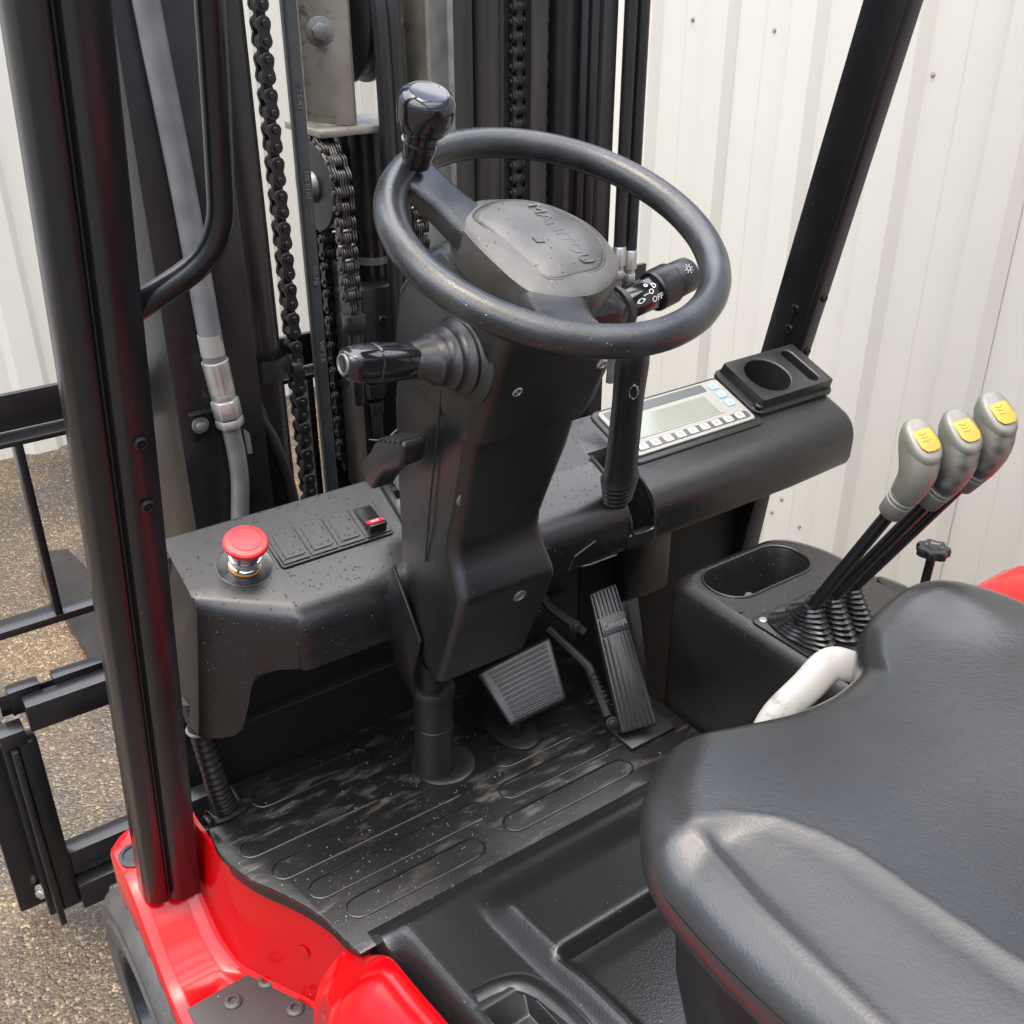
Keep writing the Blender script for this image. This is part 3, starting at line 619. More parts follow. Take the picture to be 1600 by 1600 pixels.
# ---- pedals
bp = empty('brake_pedal', (.74, 1.02, .08)); bp.parent = fk; bp.matrix_parent_inverse = Matrix.Translation(-WL[fk.name])
A_, B_, C_, D_ = V((.679, 1.055, .108)), V((.810, 1.050, .125)), V((.786, .975, .062)), V((.692, .985, .050))
nn = (B_-A_).cross(D_-A_).normalized(); nn = nn if nn.z > 0 else -nn
def q4(s, t): return A_*(1-s)*(1-t)+B_*s*(1-t)+C_*s*t+D_*(1-s)*t
mid = q4(.5, .5)
b = B(); b.prism([p-nn*.014 for p in (A_, B_, C_, D_)], nn*.014); build(b, 'pedal_pad', 'rubber', bp, bevel=.006, seg=3)
for i in range(11):
    t = .12+i*.078; b = B(); b.tube([q4(.11+.02*math.sin(t*3), t)+nn*.0005, q4(.90, t)+nn*.0005], .0021, 6); build(b, 'tread_rib', 'rubber', bp)
b = B(); b.tube([mid-nn*.012, V((.722, 1.01, .03)), V((.720, 1.01, -.01))], .011, 10, flat=.5); build(b, 'pedal_arm', 'paint', bp)
b = B(); b.prism([V((.722+.034*x, 1.03+.055*y, .0004)) for x, y in circ(1, 24)], (0, 0, .003)); build(b, 'floor_gaiter', 'rubber', bp, bevel=.001)
ac = empty('accelerator_pedal', (.88, .95, .05)); ac.parent = fk; ac.matrix_parent_inverse = Matrix.Translation(-WL[fk.name])
A_, B_, C_, D_ = V((.880, 1.045, .175)), V((.932, 1.045, .176)), V((.892, .888, .024)), V((.838, .908, .018))
nn = (B_-A_).cross(D_-A_).normalized(); nn = nn if nn.z > 0 else -nn
b = B(); b.prism([p-nn*.012 for p in (A_, B_, C_, D_)], nn*.012); build(b, 'pedal_pad', 'rubber', ac, bevel=.004, seg=2)
for i in range(7):
    s = .1+i*.134; b = B()
    b.tube([q4(s, .015)+nn*.0006, q4(s, .19)+nn*.0006], .0023, 6); b.tube([q4(s, .34)+nn*.0006, q4(s, .985)+nn*.0006], .0023, 6); build(b, 'tread_rib', 'rubber', ac)
b = B(); b.prism([q4(.06, .205)+nn*.001, q4(.94, .205)+nn*.001, q4(.94, .325)+nn*.001, q4(.06, .325)+nn*.001], nn*.0035); build(b, 'name_panel', 'rubber', ac, bevel=.001)
ex = (q4(.9, .265)-q4(.1, .265)).normalized(); text('Comesys', .0155, q4(.5, .265)+nn*.0050, ex, nn.cross(ex), .0014, 'lettering', 'dullpipe', ac, sx=.72)
b = B(); b.box(.838, .925, .885, .975, .0005, .006); build(b, 'pedal_base', 'rubber', ac, bevel=.002)
b = B(); b.prism([(.905, .93, .01), (.935, .98, .01), (.965, 1.04, .14), (.935, 1.04, .14)], (.012, 0, 0)); build(b, 'pedal_housing', 'plastic', ac, bevel=.003)
b = B(); b.tube([(.82, 1.07, .12), (.845, 1.0, .08), (.835, .94, .03)], .008, 10); build(b, 'linkage_arm', 'matte', ac)
b = B(); hel = [V((.842, .985, .075))+V((0, -.04, -.035))*t/60+V((math.cos(t*.75), 0, math.sin(t*.75)))*.006 for t in range(61)]; b.tube(hel, .0016, 5); build(b, 'return_spring', 'chain', ac)
hexbolt(ac, (.832, .925, .03), (-.4, -.8, .4), .006, 'chain')
b = B(); b.tube([(.80, 1.12, .22), (.83, 1.08, .15), (.86, 1.03, .12)], .008, 8); build(b, 'bracket_arm', 'matte', ac)
hexbolt(ac, (.845, 1.035, .135), (-.3, -.9, .3), .006, 'chain')
b = B(); b.tube([V((.79, 1.06, .21))+V((.006*math.cos(t*.8), .006*math.sin(t*.8), -.001*t)) for t in range(50)], .0018, 5); build(b, 'return_spring', 'chain', bp)

# ---- right console
cz = .22
cs = empty('side_console', (1.08, .75, 0)); cs.parent = fk; cs.matrix_parent_inverse = Matrix.Translation(-WL[fk.name])
out = [V((p[0], p[1], 0)) for p in fillet([(1.21, .42, 0), (.956, .42, 0), (.956, .965, 0), (1.19, .965, 0), (1.225, .90, 0), (1.225, .42, 0)], .04, 6)]
b = B(); rr = [[V((p.x+(.935-p.x)*.0, p.y, z)) for p in out] for z in (-.30, .10, .19)]
def inset(P, d):
    c = V((1.09, .69, 0)); return [V((c.x+(p.x-c.x)*(1-d/.135), c.y+(p.y-c.y)*(1-d/.27), p.z)) for p in P]
rr += [[p+Z*.206 for p in inset(out, .002)], [p+Z*.216 for p in inset(out, .008)], [p+Z*cz for p in inset(out, .018)]]
b.loft(rr, cap=False)
bn = rrect(.186, .088, .040, 8); oc = V((1.078, .897, cz)); topo = inset(out, .018)
# top sheet: front part with the bin opening, rear part plain
xs0, xs1 = min(p.x for p in topo), max(p.x for p in topo); ys1 = max(p.y for p in topo)
fr_ = [(p.x-oc.x, p.y-oc.y) for p in topo if p.y > .80]
lf = [q for q in fr_]
poly_front = [(xs1-oc.x, .83-oc.y)]+[q for q in lf if q[0] > 0][::-1][::-1]
pf = [(xs0-oc.x, .83-oc.y), (xs1-oc.x, .83-oc.y)]+sorted([q for q in lf if q[1] > .83-oc.y], key=lambda q: math.atan2(q[1], q[0]))
hole_plate(b, oc, X, Y, Z, pf, bn, 0)
pr = sorted([q for q in lf if q[1] > .83-oc.y], key=lambda q: math.atan2(q[1], q[0]))
b.add([(xs0, .83, cz), (xs1, .83, cz), (xs1, .42, cz), (xs0, .42, cz)], [(0, 1, 2, 3)])
b.loft([[oc+X*x+Y*y for x, y in bn], [oc+X*x*.97+Y*y*.94-Z*.006 for x, y in bn], [oc+X*x*.9+Y*y*.84-Z*.075 for x, y in bn]], cap=False)
b.add([oc+X*x*.9+Y*y*.84-Z*.075 for x, y in bn], [tuple(range(len(bn)))])
build(b, 'console_body', 'console', cs, ang=40)
b = B(); b.tube([oc+X*x*1.0+Y*y*1.0+Z*.0005 for x, y in bn]+[oc+X*bn[0][0]+Y*bn[0][1]+Z*.0005], .0022, 8, cap=False); build(b, 'bin_rim', 'plastic', cs)
b = B(); b.tube(cr([(1.03, .865, .21), (1.035, .875, .19), (1.04, .885, .15)], 4), .007, 8); build(b, 'bin_divider', 'plastic', cs)
b = B(); b.plate(rrect(.225, .24, .01, 3), (1.083, .69, cz+.0005), X, Y, .003); lpl = build(b, 'lever_plate', 'console', cs, bevel=.0012)
bolt(cs, (.984, .797, cz+.003), Z, .006, 'zinc', 'screw')
b = B(); b.prism([V((1.208+.009*x, .725+.05*y, cz+.0008)) for x, y in circ(1, 20)], Z*.0015); build(b, 'knob_slot', 'hole', cs)
b = B(); b.tube([(1.208+.012*math.cos(t*.3142), .725+.054*math.sin(t*.3142), cz+.0015) for t in range(21)], .002, 6); build(b, 'knob_slot_rim', 'plastic', cs)
# three hydraulic levers
for i, (bx, tx, ty, tz, gm, nm) in enumerate(((.985, 1.0, .640, .466, 'grip', 'nearest hydraulic lever, clean grey grip with yellow top'), (1.026, 1.044, .622, .474, 'grip2', 'middle hydraulic lever, grey grip with a dark smudge'), (1.066, 1.088, .610, .489, 'grip2', 'farthest hydraulic lever, grimy grey grip with yellow top'))):
    lv = empty('hydraulic_lever', (bx, .72, cz)); lv.parent = fk; lv.matrix_parent_inverse = Matrix.Translation(-WL[fk.name]); lv['label'] = nm
    p0 = V((bx, .72, .29)); p1 = V((tx, ty, tz)); ax = (p1-p0).normalized()
    b = B(); b.tube([p0-ax*.04, p1+ax*.01], .0085, 14); build(b, 'shaft', 'paint', lv)
    # bellows
    b = B(); rr = []; cb = V((bx+.018, .745, cz+.003)); n = 28; NB = 9
    def bring(t, g):
        k = 1-t; ctr = cb*(k)+(p0-ax*.005)*t; ctr.z = cz+.003+(.068)*t
        a = .0250*k**.9+.0105*t; c = .057*k**1.15+.011*t
        tilt = V((0, 1, -.25*t)).normalized()
        return [ctr+X*(a*g*math.cos(2*math.pi*j/n))+tilt*(c*g*math.sin(2*math.pi*j/n)) for j in range(n)]
    rr.append(bring(0, 1.08)); rr.append([p+Z*.003 for p in bring(0, 1.08)])
    for q in range(NB):
        t = (q+.15)/NB; rr.append([p+Z*.0005 for p in bring(t, .85)]); rr.append(bring(t+.035, 1.04)); rr.append(bring(t+.05, 1.075)); rr.append(bring(t+.065, 1.04))
    rr.append(bring(1, 1)); b.loft(rr); build(b, 'bellows', 'boot', lv, ang=70)
    # grip: collar follows the shaft, body turns upright, canted flat top
    gx = V((-.25, -.97, 0)).normalized(); gx = (gx-ax*gx.dot(ax)).normalized(); gy = ax.cross(gx)
    def gring(s, a, c, n=24): return [p1+ax*s+gx*(a*math.cos(2*math.pi*j/n))+gy*(c*math.sin(2*math.pi*j/n)) for j in range(n)]
    b = B(); b.loft([gring(-.014, .0130, .0130), gring(-.012, .0148, .0148), gring(.008, .0166, .0164), gring(.009, .0154, .0152), gring(.0105, .0154, .0152), gring(.0115, .0169, .0167), gring(.014, .0171, .0169), gring(.015, .0158, .0157), gring(.0165, .0158, .0157), gring(.018, .0174, .0172)]); build(b, 'collar', 'collar', lv, ang=45)
    ux = V((-.22, -.975, 0)).normalized(); uz = V((.03, -.12, 1)).normalized(); uy = uz.cross(ux); g0 = p1+ax*.018
    tn = V((-.22, -.50, .84)).normalized()
    def body(h, a, c, off, lean, sq=2.4, n=28):
        zz = (ax*(1-lean)+uz*lean).normalized(); xx = (ux-zz*ux.dot(zz)).normalized(); yy = zz.cross(xx); r = []
        for j in range(n):
            t = 2*math.pi*j/n; cc_, ss_ = math.cos(t), math.sin(t)
            r.append(g0+uz*h+xx*(off+a*math.copysign(abs(cc_)**(2/sq), cc_))+yy*(c*math.copysign(abs(ss_)**(2/sq), ss_)))
        return r
    rb = [body(0, .0165, .0163, 0, 0), body(.004, .0172, .0169, .0015, .1), body(.014, .0182, .0180, .0045, .4), body(.026, .0190, .0192, .0075, .75), body(.036, .0203, .0200, .0075, 1), body(.047, .0225, .0206, .0045, 1), body(.057, .0244, .0208, .0005, 1)]
    top0 = body(.066, .0250, .0204, -.003, 1); cen = sum(top0, V((0, 0, 0)))/len(top0)
    def canted(k, lift): return [cen+(p-cen)*k+V((0, 0, 1))*(-(tn.x*(p-cen).x+tn.y*(p-cen).y)/tn.z*min(1, .25+.85*(lift > 0)))*k+tn*lift for p in top0]
    rb += [canted(1.0, 0), canted(.985, .004), canted(.95, .0085), canted(.88, .012), canted(.78, .0135), canted(.3, .0140), canted(.02, .0141)]
    b = B(); b.loft(rb); build(b, 'grip', gm, lv, ang=60)
    e1 = (ux-tn*ux.dot(tn)).normalized(); e2 = tn.cross(e1); co = cen+tn*.0142
    b = B(); b.plate([(.0175, -.008), (.0186, 0), (.0175, .008), (.011, .0125), (-.0085, .0120), (-.0105, .0100), (-.0105, -.0100), (-.0085, -.0120), (.011, -.0125)], co, e1, e2, .0010); build(b, 'sticker', 'yellow', lv, bevel=.0004)
    b = B()
    for k in range(3): b.tube([co+tn*.0012+e1*(-.006+.005*k)+e2*(-.006), co+tn*.0012+e1*(-.003+.004*k), co+tn*.0012+e1*(-.006+.005*k)+e2*.004], .0004, 4)
    build(b, 'faded_mark', 'ink', lv)
# star knob
sk = empty('star_knob', (1.213, .709, cz)); sk.parent = fk; sk.matrix_parent_inverse = Matrix.Translation(-WL[fk.name])
b = B(); b.tube([(1.213, .715, cz-.02), (1.150, .672, .322)], .0065, 12) if 0 else b.tube([(1.210, .708, cz-.02), (1.206, .702, .30)], .0065, 12); build(b, 'stem', 'paint', sk)
kz = V((1.206, .702, .298))
st8 = [(.0215+.0020*math.cos(7*t*2*math.pi/56)) for t in range(56)]
def star(h, s): return [kz+Z*h+V((math.cos(2*math.pi*t/56), math.sin(2*math.pi*t/56), 0))*(st8[t]*s) for t in range(56)]
b = B(); b.loft([star(0, .8), star(.003, 1.0), star(.010, 1.02), star(.014, .93), star(.0145, .62), star(.0125, .52), star(.0125, .36), star(.0145, .30), star(.0148, .05)]); build(b, 'knob', 'plastic', sk, ang=50)

# ---- battery cover / cowl in front of the seat
def sm(a, b_, x): t = max(0, min(1, (x-a)/(b_-a))); return t*t*(3-2*t)
CL = .366
def cowl_z(x, y):
    d = .82-y
    z = .045*sm(-.005, .05, d)+.045*sm(.03, .40, d)
    z += .024*sm(.468, .496, x)*sm(.06, .12, d)                     # left edge of the raised panel
    z -= .022*sm(.200, .213, d)*sm(.482, .508, x)                   # step down behind the front panel
    z += .009*sm(.213, .25, d)*sm(.482, .508, x)
    z -= .045*(1-sm(CL-.004, CL+.032, x))**1.6*sm(.02, .08, d)       # rounded left edge
    return z
PX0, PX1, PY0, PY1 = .394, .446, .42, .615
b = B(); xs = sorted(set([CL+.0025*i for i in range(14)]+[.402+.004*i for i in range(30)]+[.522+.03*i for i in range(15)]+[PX0, PX1])); ys = sorted(set([.823-.005*i for i in range(90)]+[.37-.04*i for i in range(10)]+[PY0, PY1]), reverse=True)
nx, ny = len(xs)-1, len(ys)-1
vs_ = [(x, y, cowl_z(x, y)) for y in ys for x in xs]
fs_ = [(j*(nx+1)+i, j*(nx+1)+i+1, (j+1)*(nx+1)+i+1, (j+1)*(nx+1)+i) for j in range(ny) for i in range(nx)
       if not (PX0-1e-6 < xs[i] < PX1-1e-6 and PY0-1e-6 < ys[j+1] and ys[j] < PY1+1e-6)]
b.add(vs_, fs_)
ed = [V((CL, y, cowl_z(CL, y))) for y in ys]; b.loft([ed, [p+V((.001, 0, -.06)) for p in ed]], cap=False, closed=False)
cw = build(b, 'battery_cover', 'cowl', fk, ang=60)
# handle pocket
b = B(); hp = [(PX0, PY1), (PX1, PY1), (PX1, PY0), (PX0, PY0)]
b.loft([[V((x+(-.006 if x < .42 else .006), y+(.006 if y > .5 else -.006), cowl_z(x, y)+.0008)) for x, y in hp], [V((x, y, cowl_z(x, y)+.0015)) for x, y in hp], [V((x+(.012 if x < .42 else -.004), y-(.02 if y > .5 else 0), cowl_z(x, y)-.022)) for x, y in hp]], cap=False)
b.add([(x+(.012 if x < .42 else -.004), y-(.02 if y > .5 else 0), cowl_z(x, y)-.022) for x, y in hp], [(0, 1, 2, 3)])
build(b, 'handle_pocket', 'plastic', cw, bevel=.003, seg=2, bang=50)
hb = [(.398, .634), (.425, .632), (.446, .620), (.455, .598), (.459, .56), (.461, .41)]
b = B(); b.tube(fillet([(x, y, cowl_z(x, y)-.001) for x, y in hb], .02, 4), .0100, 12, flat=.45, ref=(0, 0, 1) if 0 else (1, 1, 0)); build(b, 'pull_handle', 'plastic', cw)
b = B(); b.tube(fillet([(x+.012, y+.008, cowl_z(x+.012, y+.008)+.001) for x, y in hb], .02, 4), .0016, 6); build(b, 'handle_seam', 'hole', cw)
b = B(); b.lathe([(.0075, 0), (.0075, .0012), (.0002, .0012)], (.547, .532, cowl_z(.547, .532)-.0002), (-.03, 0, 1), 18); build(b, 'bolt_hole', 'hole', cw)
# red side panel: a smooth convex skin below the cover
def red_ring(y):
    d = .83-y; e = sm_(d, -.004, .10); zt = -.03+.075*sm_(d, -.01, .10)+.05*sm_(d, .05, .40)
    ctl = [(.363, zt-.020, 0), (.358, zt-.003, 0), (.349, zt, 0), (.336, zt-.003, 0), (.320-.006*e, zt-.014, 0), (.302-.018*e, zt-.040, 0), (.291-.030*e, zt-.09, 0), (.287-.042*e, min(-.10, zt-.2), 0), (.287-.045*e, -.45, 0)]
    return [V((p.x, y, p.y)) for p in cr(ctl, 3)]
ysr = [.838-.004*i for i in range(12)]+[.79-.012*i for i in range(1, 12)]+[.658-.06*i for i in range(1, 12)]
b = B(); b.loft([red_ring(y) for y in ysr], cap=False, closed=False)
rr0 = red_ring(.838); b.add(rr0+[V((.34, .838, -.45))], [tuple(range(len(rr0)+1))])
build(b, 'side_panel', 'red', fk, ang=50)

# ---- red fender, step
def fz(y):   # fender height along y
    return -.105-.105*sm(1.15, 1.0, y) if 0 else -.21+.105*sm(1.02, 1.19, y)
inner = [(.258, 1.30), (.257, 1.20), (.256, 1.13), (.258, 1.08), (.268, 1.035), (.292, .985), (.322, .93), (.345, .875), (.352, .82), (.352, .60)]
def inx(y):
    for (x0, y0), (x1, y1) in zip(inner, inner[1:]):
        if y1 <= y <= y0: t = (y0-y)/(y0-y1); return x0+(x1-x0)*t
    return .352
b = B(); rows = []
for i in range(41):
    y = 1.285-.70*i/40; xi = inx(y); z = fz(y); fr_ = sm(1.245, 1.285, y); xo = .168+.05*fr_**2
    rows.append([V((xo, y, z-.09)), V((xo, y, z-.012)), V((xo+.003, y, z-.003)), V((xo+.012, y, z))]+[V((xo+.012+(xi-.022-xo-.012)*k/6, y, z)) for k in range(1, 7)]+[V((xi-.010, y, z+.003)), V((xi-.003, y, z+.012))])
b.loft(rows, cap=False, closed=False)
n = len(rows[0]); b.add(rows[0]+[V((.25, 1.285, -.25)), V((.21, 1.285, -.25))], [tuple(range(n+2))])
build(b, 'front_fender', 'red', fk, ang=35)
b = B(); rows = []
for i in range(41):
    y = 1.16-.56*i/40; xi = inx(y); z = fz(y)
    # top lip follows the floor edge
    lx = min(xi+.002, .345); rows.append([V((xi-.003, y, z+.0125)), V((xi+.0, y, z+.03)), V((lx+.004, y, -.022)), V((lx+.006, y, -.010)), V((lx+.011, y, -.008)), V((lx+.013, y, -.02))])
b.loft(rows, cap=False, closed=False); rw = build(b, 'step_riser', 'red', fk, ang=35)
for y, z in ((.93, -.11),):
    bb = B(); bb.lathe([(.009, 0), (.009, .0006), (.007, .0010), (.0002, .0011)], (inx(y)+.0005, y, z), (-.9, -.42, 0), 16); build(bb, 'weld_plug', 'red', rw)
b = B(); b.lathe([(.024, 0), (.024, .002), (.018, .0025), (.017, .0005), (.0002, .0005)], (.196, 1.215, fz(1.215)+.0003), Z, 24); build(b, 'hole_plug', 'rubber', fk)
b = B(); sp = [(.182, 1.012), (.292, 1.018), (.342, .945), (.345, .60), (.182, .60)]
b.prism([(x, y, -.2095) for x, y in sp], Z*.005); stp = build(b, 'step_pad', 'step', fk, bevel=.002)
for i in range(3):
    for x, y in ((.236, .986), (.286, .990), (.300, .928)):
        if i: y -= .12*i; x -= .01
        bb = B(); bb.lathe([(.0125, 0), (.012, .003), (.0085, .0055), (.006, .0055), (.0045, .001), (.0002, .001)], (x, y, -.2045), Z, 18); build(bb, 'tread_stud', 'step', stp)

# ---- front wheel
fwl = empty('front_wheel', (.17, 1.10, -.38)); fwl.parent = fk; fwl.matrix_parent_inverse = Matrix.Translation(-WL[fk.name])
wo = V((.154, 1.175, -.405))
b = B(); b.lathe([(.120, .0), (.125, -.004), (.168, -.008), (.173, -.004), (.195, -.004), (.207, .004), (.215, .016), (.2155, .10), (.205, .15), (.12, .155)], wo, X, 64, cap=False); build(b, 'tyre', 'tyre', fwl)
b = B(); b.lathe([(.121, .002), (.116, -.003), (.112, .0), (.106, .02), (.075, .035), (.07, .02), (.04, .012), (.0003, .012)], wo, X, 48, cap=False); rim = build(b, 'wheel_rim', 'paint', fwl)
for i in range(6):
    a = i*math.pi/3; hexbolt(fwl, wo+V((.028, 0.088*math.cos(a), .088*math.sin(a))), -X, .009, 'chain')
for i in range(28):
    a = 2*math.pi*i/28; ra = V((0, math.cos(a), math.sin(a))); ta = V((0, -math.sin(a), math.cos(a)))
    b = B(); b.obox(wo+ra*.213+X*.055, X, ta, ra, .042, .012, .005); build(b, 'tread_block', 'tyre', fwl, bevel=.003)

# ---- corrugated conduit at left of floor
cd = B(); pth = cr([(.290, 1.128, .19), (.294, 1.124, .12), (.300, 1.118, .05), (.306, 1.118, .0), (.308, 1.118, -.03)], 26)
rad = [.0150 if (i % 4) < 2 else .0128 for i in range(len(pth))]
cd.tube(pth, rad, 18); cnd = build(cd, 'conduit', 'rubber', fk, ang=70)
cd = B(); cd.tube([(.293+.017*math.cos(t*.3927), 1.125+.017*math.sin(t*.3927), .142) for t in range(17)], .0022, 6); build(cd, 'clamp_ring', 'dullpipe', cnd)
cd = B(); cd.tube([(.328, 1.15, .004), (.326, 1.10, .003), (.30, 1.095, .003), (.272, 1.10, .002)], .003, 6); build(cd, 'mat_trim', 'rubber', fk)
hexbolt(fk, (.277, 1.09, .02), (-1, -.3, 0), .008, 'paint', 'bolt')

# ---- seat
s0 = [(.470, .480), (.503, .508), (.548, .528), (.60, .520), (.66, .508), (.715, .502), (.752, .503), (.785, .510), (.808, .530), (.845, .553), (.895, .562), (.945, .556), (.985, .53), (1.01, .47), (1.01, .35), (1.0, .20), (.98, .05), (.93, -.02), (.72, -.04), (.52, -.02), (.455, .05), (.436, .20), (.430, .30), (.431, .37), (.442, .435)]
so2 = [V((p.x, p.y)) for p in cr([(x, y, 0) for x, y in s0], 16, True)]
c1 = [(.478, .436), (.490, .427), (.505, .415), (.528, .392), (.542, .362), (.550, .331), (.556, .267), (.563, .196), (.568, .05), (.568, -.1)]
c2 = [(.478, .436), (.484, .42), (.480, .395), (.472, .347), (.470, .308), (.468, .239), (.468, .1), (.468, -.1)]
def cx_(c, y):
    for (x0, y0), (x1, y1) in zip(c, c[1:]):
        if y1 <= y <= y0: return x0+(x1-x0)*(y0-y)/(y0-y1)
    return c[0][0]
def seat_top(x, y):
    z = .434
    if y < .436:
        a, c = cx_(c1, y), cx_(c2, y); f = sm(.437, .40, y); wd = max(a-c, .004)
        if x < a+.012:
            z -= .0045*sm(a+.018, a-.012, x)*f                       # roll of the main pad down to the side panel
            z += .0012*math.exp(-((x-(a+.013))/.010)**2)*f
            z -= .008*sm(a, c, x)*f                                  # panel falls towards the bolster
            z += .0035*math.exp(-((x-(c-.008))/.009)**2)*f           # bolster swells beyond it
    z += .012*math.exp(-((x-.93)/.05)**2)*sm(.40, .5, y)
    z -= .014*math.exp(-((x-.70)/.12)**2)*sm(.34, .53, y)
    z -= .010*math.exp(-(((x-.72)/.14)**2+((y-.18)/.16)**2))
    return z
ctr = V((.72, .27)); b = B(); rings = []
prof = [(.90, -.088), (.95, -.086), (.98, -.078), (.995, -.066), (1.0, -.054), (.999, -.045)]
for s, h in prof: rings.append([V((ctr.x+(p.x-ctr.x)*s, ctr.y+(p.y-ctr.y)*s, .434+h)) for p in so2])
dl3 = [.0005, .0012, .0025]+[.003*i for i in range(1, 55)]
for i in range(len(dl3)+10):
    ring = []
    for p in so2:
        v = p-ctr; L_ = v.length
        d = dl3[i] if i < len(dl3) else .164+(L_-.164)*((i-len(dl3)+1)/10.05)
        d = min(d, L_*.995); q = ctr+v*(1-d/L_)
        rd = .050; k = min(1, d/rd); drop = .042*(1-math.sqrt(max(0, 1-(1-k)**2)))
        ring.append(V((q.x, q.y, seat_top(q.x, q.y)-drop)))
    rings.append(ring)
b.loft(rings); seat = build(b, 'seat_cushion', 'leather', fk, ang=75)
b = B(); sbp = cr([(.505, .44, 0), (.540, .485, 0), (.70, .49, 0), (.88, .49, 0), (.93, .45, 0), (.94, .2, 0), (.93, -.02, 0), (.52, -.02, 0), (.49, .1, 0), (.485, .30, 0)], 4, True)
b.loft([[V((.72+(p.x-.72)*s, .25+(p.y-.25)*s, z)) for p in sbp] for s, z in ((.90, .06), (.93, .12), (.98, .19), (1.0, .27), (.98, .34))]); build(b, 'seat_base', 'rubber', fk, ang=60)

# ---- white lever beside the seat
b = B(); pth = cr([(.735, .58, .28), (.76, .582, .305), (.80, .578, .328), (.833, .577, .345), (.850, .565, .345), (.868, .545, .335), (.89, .51, .32)], 6)
b.tube(pth, [.013+.006*math.sin(min(1, i/len(pth)*1.05)*math.pi) for i in range(len(pth))], 20, flat=.42, ref=(0, .7, .7)); wh = build(b, 'seat_adjuster', 'white', fk)
b = B(); b.box(.80, .86, .525, .56, .29, .315); build(b, 'adjuster_bracket', 'steel', fk, bevel=.004)
for i in range(5):
    b = B(); b.tube([(.775+i*.012, .562, .300), (.80+i*.012, .535, .318)], .0025, 6); build(b, 'adjuster_bar', 'dullpipe', wh)

# ---- right rear body
b = B(); b.loft([[V((x, y, z)) for x, z in prof2] for y, prof2 in ((.70, [(1.25, .12), (1.25, .18), (1.27, .205), (1.40, .205), (1.41, .12)]), (.68, [(1.245, .12), (1.245, .20), (1.262, .22), (1.42, .222), (1.43, .12)]), (.60, [(1.24, .12), (1.24, .215), (1.258, .235), (1.44, .235), (1.45, .12)]), (.0, [(1.24, .12), (1.24, .235), (1.258, .255), (1.44, .255), (1.45, .12)]))]); build(b, 'rear_body', 'red', fk, bevel=.01, seg=3)
b = B(); b.box(1.0, 1.239, .1, .66, .16, .235); build(b, 'rear_deck', 'console', fk, bevel=.01)
b = B(); b.tube([(1.20, .60, .24), (1.235, .575, .262), (1.30, .52, .262)], .003, 6); build(b, 'seat_wire', 'chrome', fk)

# ================================================================== MAST
ms = empty('mast', (.82, 1.5, -.5)); ms.parent = fk; ms.matrix_parent_inverse = Matrix.Translation(-WL[fk.name])
Z0, Z1 = -.55, 1.5
def vprism(poly, name, m, bev=.003, z0=Z0, z1=Z1, parent=None):
    b = B(); b.prism([(x, y, z0) for x, y in poly], (0, 0, z1-z0)); return build(b, name, m, parent or ms, bevel=bev)
vprism([(.386, 1.32), (.505, 1.32), (.505, 1.338), (.400, 1.338), (.400, 1.50), (.47, 1.50), (.47, 1.52), (.386, 1.52)], 'outer_rail', 'mast')
vprism([(.430, 1.40), (.50, 1.40), (.50, 1.42), (.445, 1.42), (.445, 1.53), (.43, 1.53)], 'inner_rail', 'mast')
# right rail: stacked sections
vprism([(.929, 1.49), (.937, 1.485), (.937, 1.60), (.929, 1.60)], 'rail_edge', 'dullpipe', .001)
vprism([(.938, 1.497), (.982, 1.50), (.982, 1.6), (.938, 1.6)], 'inner_rail', 'mastworn')
b = B(); b.lathe([(.026, 0), (.026, Z1-Z0)], (1.012, 1.515, Z0), Z, 26); build(b, 'lift_cylinder', 'mastworn', ms)
vprism([(1.030, 1.505), (1.034, 1.502), (1.042, 1.502), (1.042, 1.6), (1.03, 1.6)], 'rail_web', 'mast', .001)
vprism([(.99, 1.565), (1.20, 1.565), (1.20, 1.6), (.99, 1.6)], 'rail_channel', 'mast')
vprism([(1.086, 1.490), (1.122, 1.493), (1.122, 1.508), (1.086, 1.508)], 'rail_flange', 'mastworn', .002)
vprism([(1.128, 1.54), (1.15, 1.54), (1.15, 1.6), (1.128, 1.6)], 'rail_channel', 'hole', .001)
b = B(); b.lathe([(.03, 0), (.03, Z1-Z0)], (1.175, 1.53, Z0), Z, 28); build(b, 'lift_cylinder', 'mast', ms)
vprism([(1.196, 1.50), (1.206, 1.495), (1.206, 1.6), (1.196, 1.6)], 'rail_web', 'mast', .001)
vprism([(1.209, 1.49), (1.222, 1.485), (1.222, 1.6), (1.209, 1.6)], 'rail_web', 'mast', .002)
vprism([(1.224, 1.478), (1.248, 1.470), (1.250, 1.476), (1.250, 1.62), (1.224, 1.62)], 'outer_rail', 'mastworn', .002)
# left lift cylinder, slim hoses
b = B(); b.lathe([(.036, 0), (.036, Z1-Z0)], (.540, 1.415, Z0), Z, 32); build(b, 'lift_cylinder', 'mast', ms)
b = B(); b.tube(cr([(.487, 1.37, 1.4), (.487, 1.37, .9), (.487, 1.368, .60), (.495, 1.362, .53), (.508, 1.358, .46), (.530, 1.355, .40), (.548, 1.355, .30), (.552, 1.355, .1)], 8), .0095, 12); build(b, 'hose', 'rubber', ms)
b = B(); b.tube(cr([(.503, 1.378, 1.4), (.503, 1.378, .9), (.503, 1.375, .60), (.508, 1.37, .50), (.52, 1.362, .44)], 8), .008, 10); build(b, 'hose', 'rubber', ms)
b = B(); rr = [[(.543+.041*math.cos(a*.262)+.0, 1.412+.047*math.sin(a*.262)*1.12, z) for a in range(24)] for z in (.492, .50, .52, .525)]
b.loft([[V(p) for p in r] for r in rr], cap=False); cl = build(b, 'hose_clamp', 'rubber', ms)
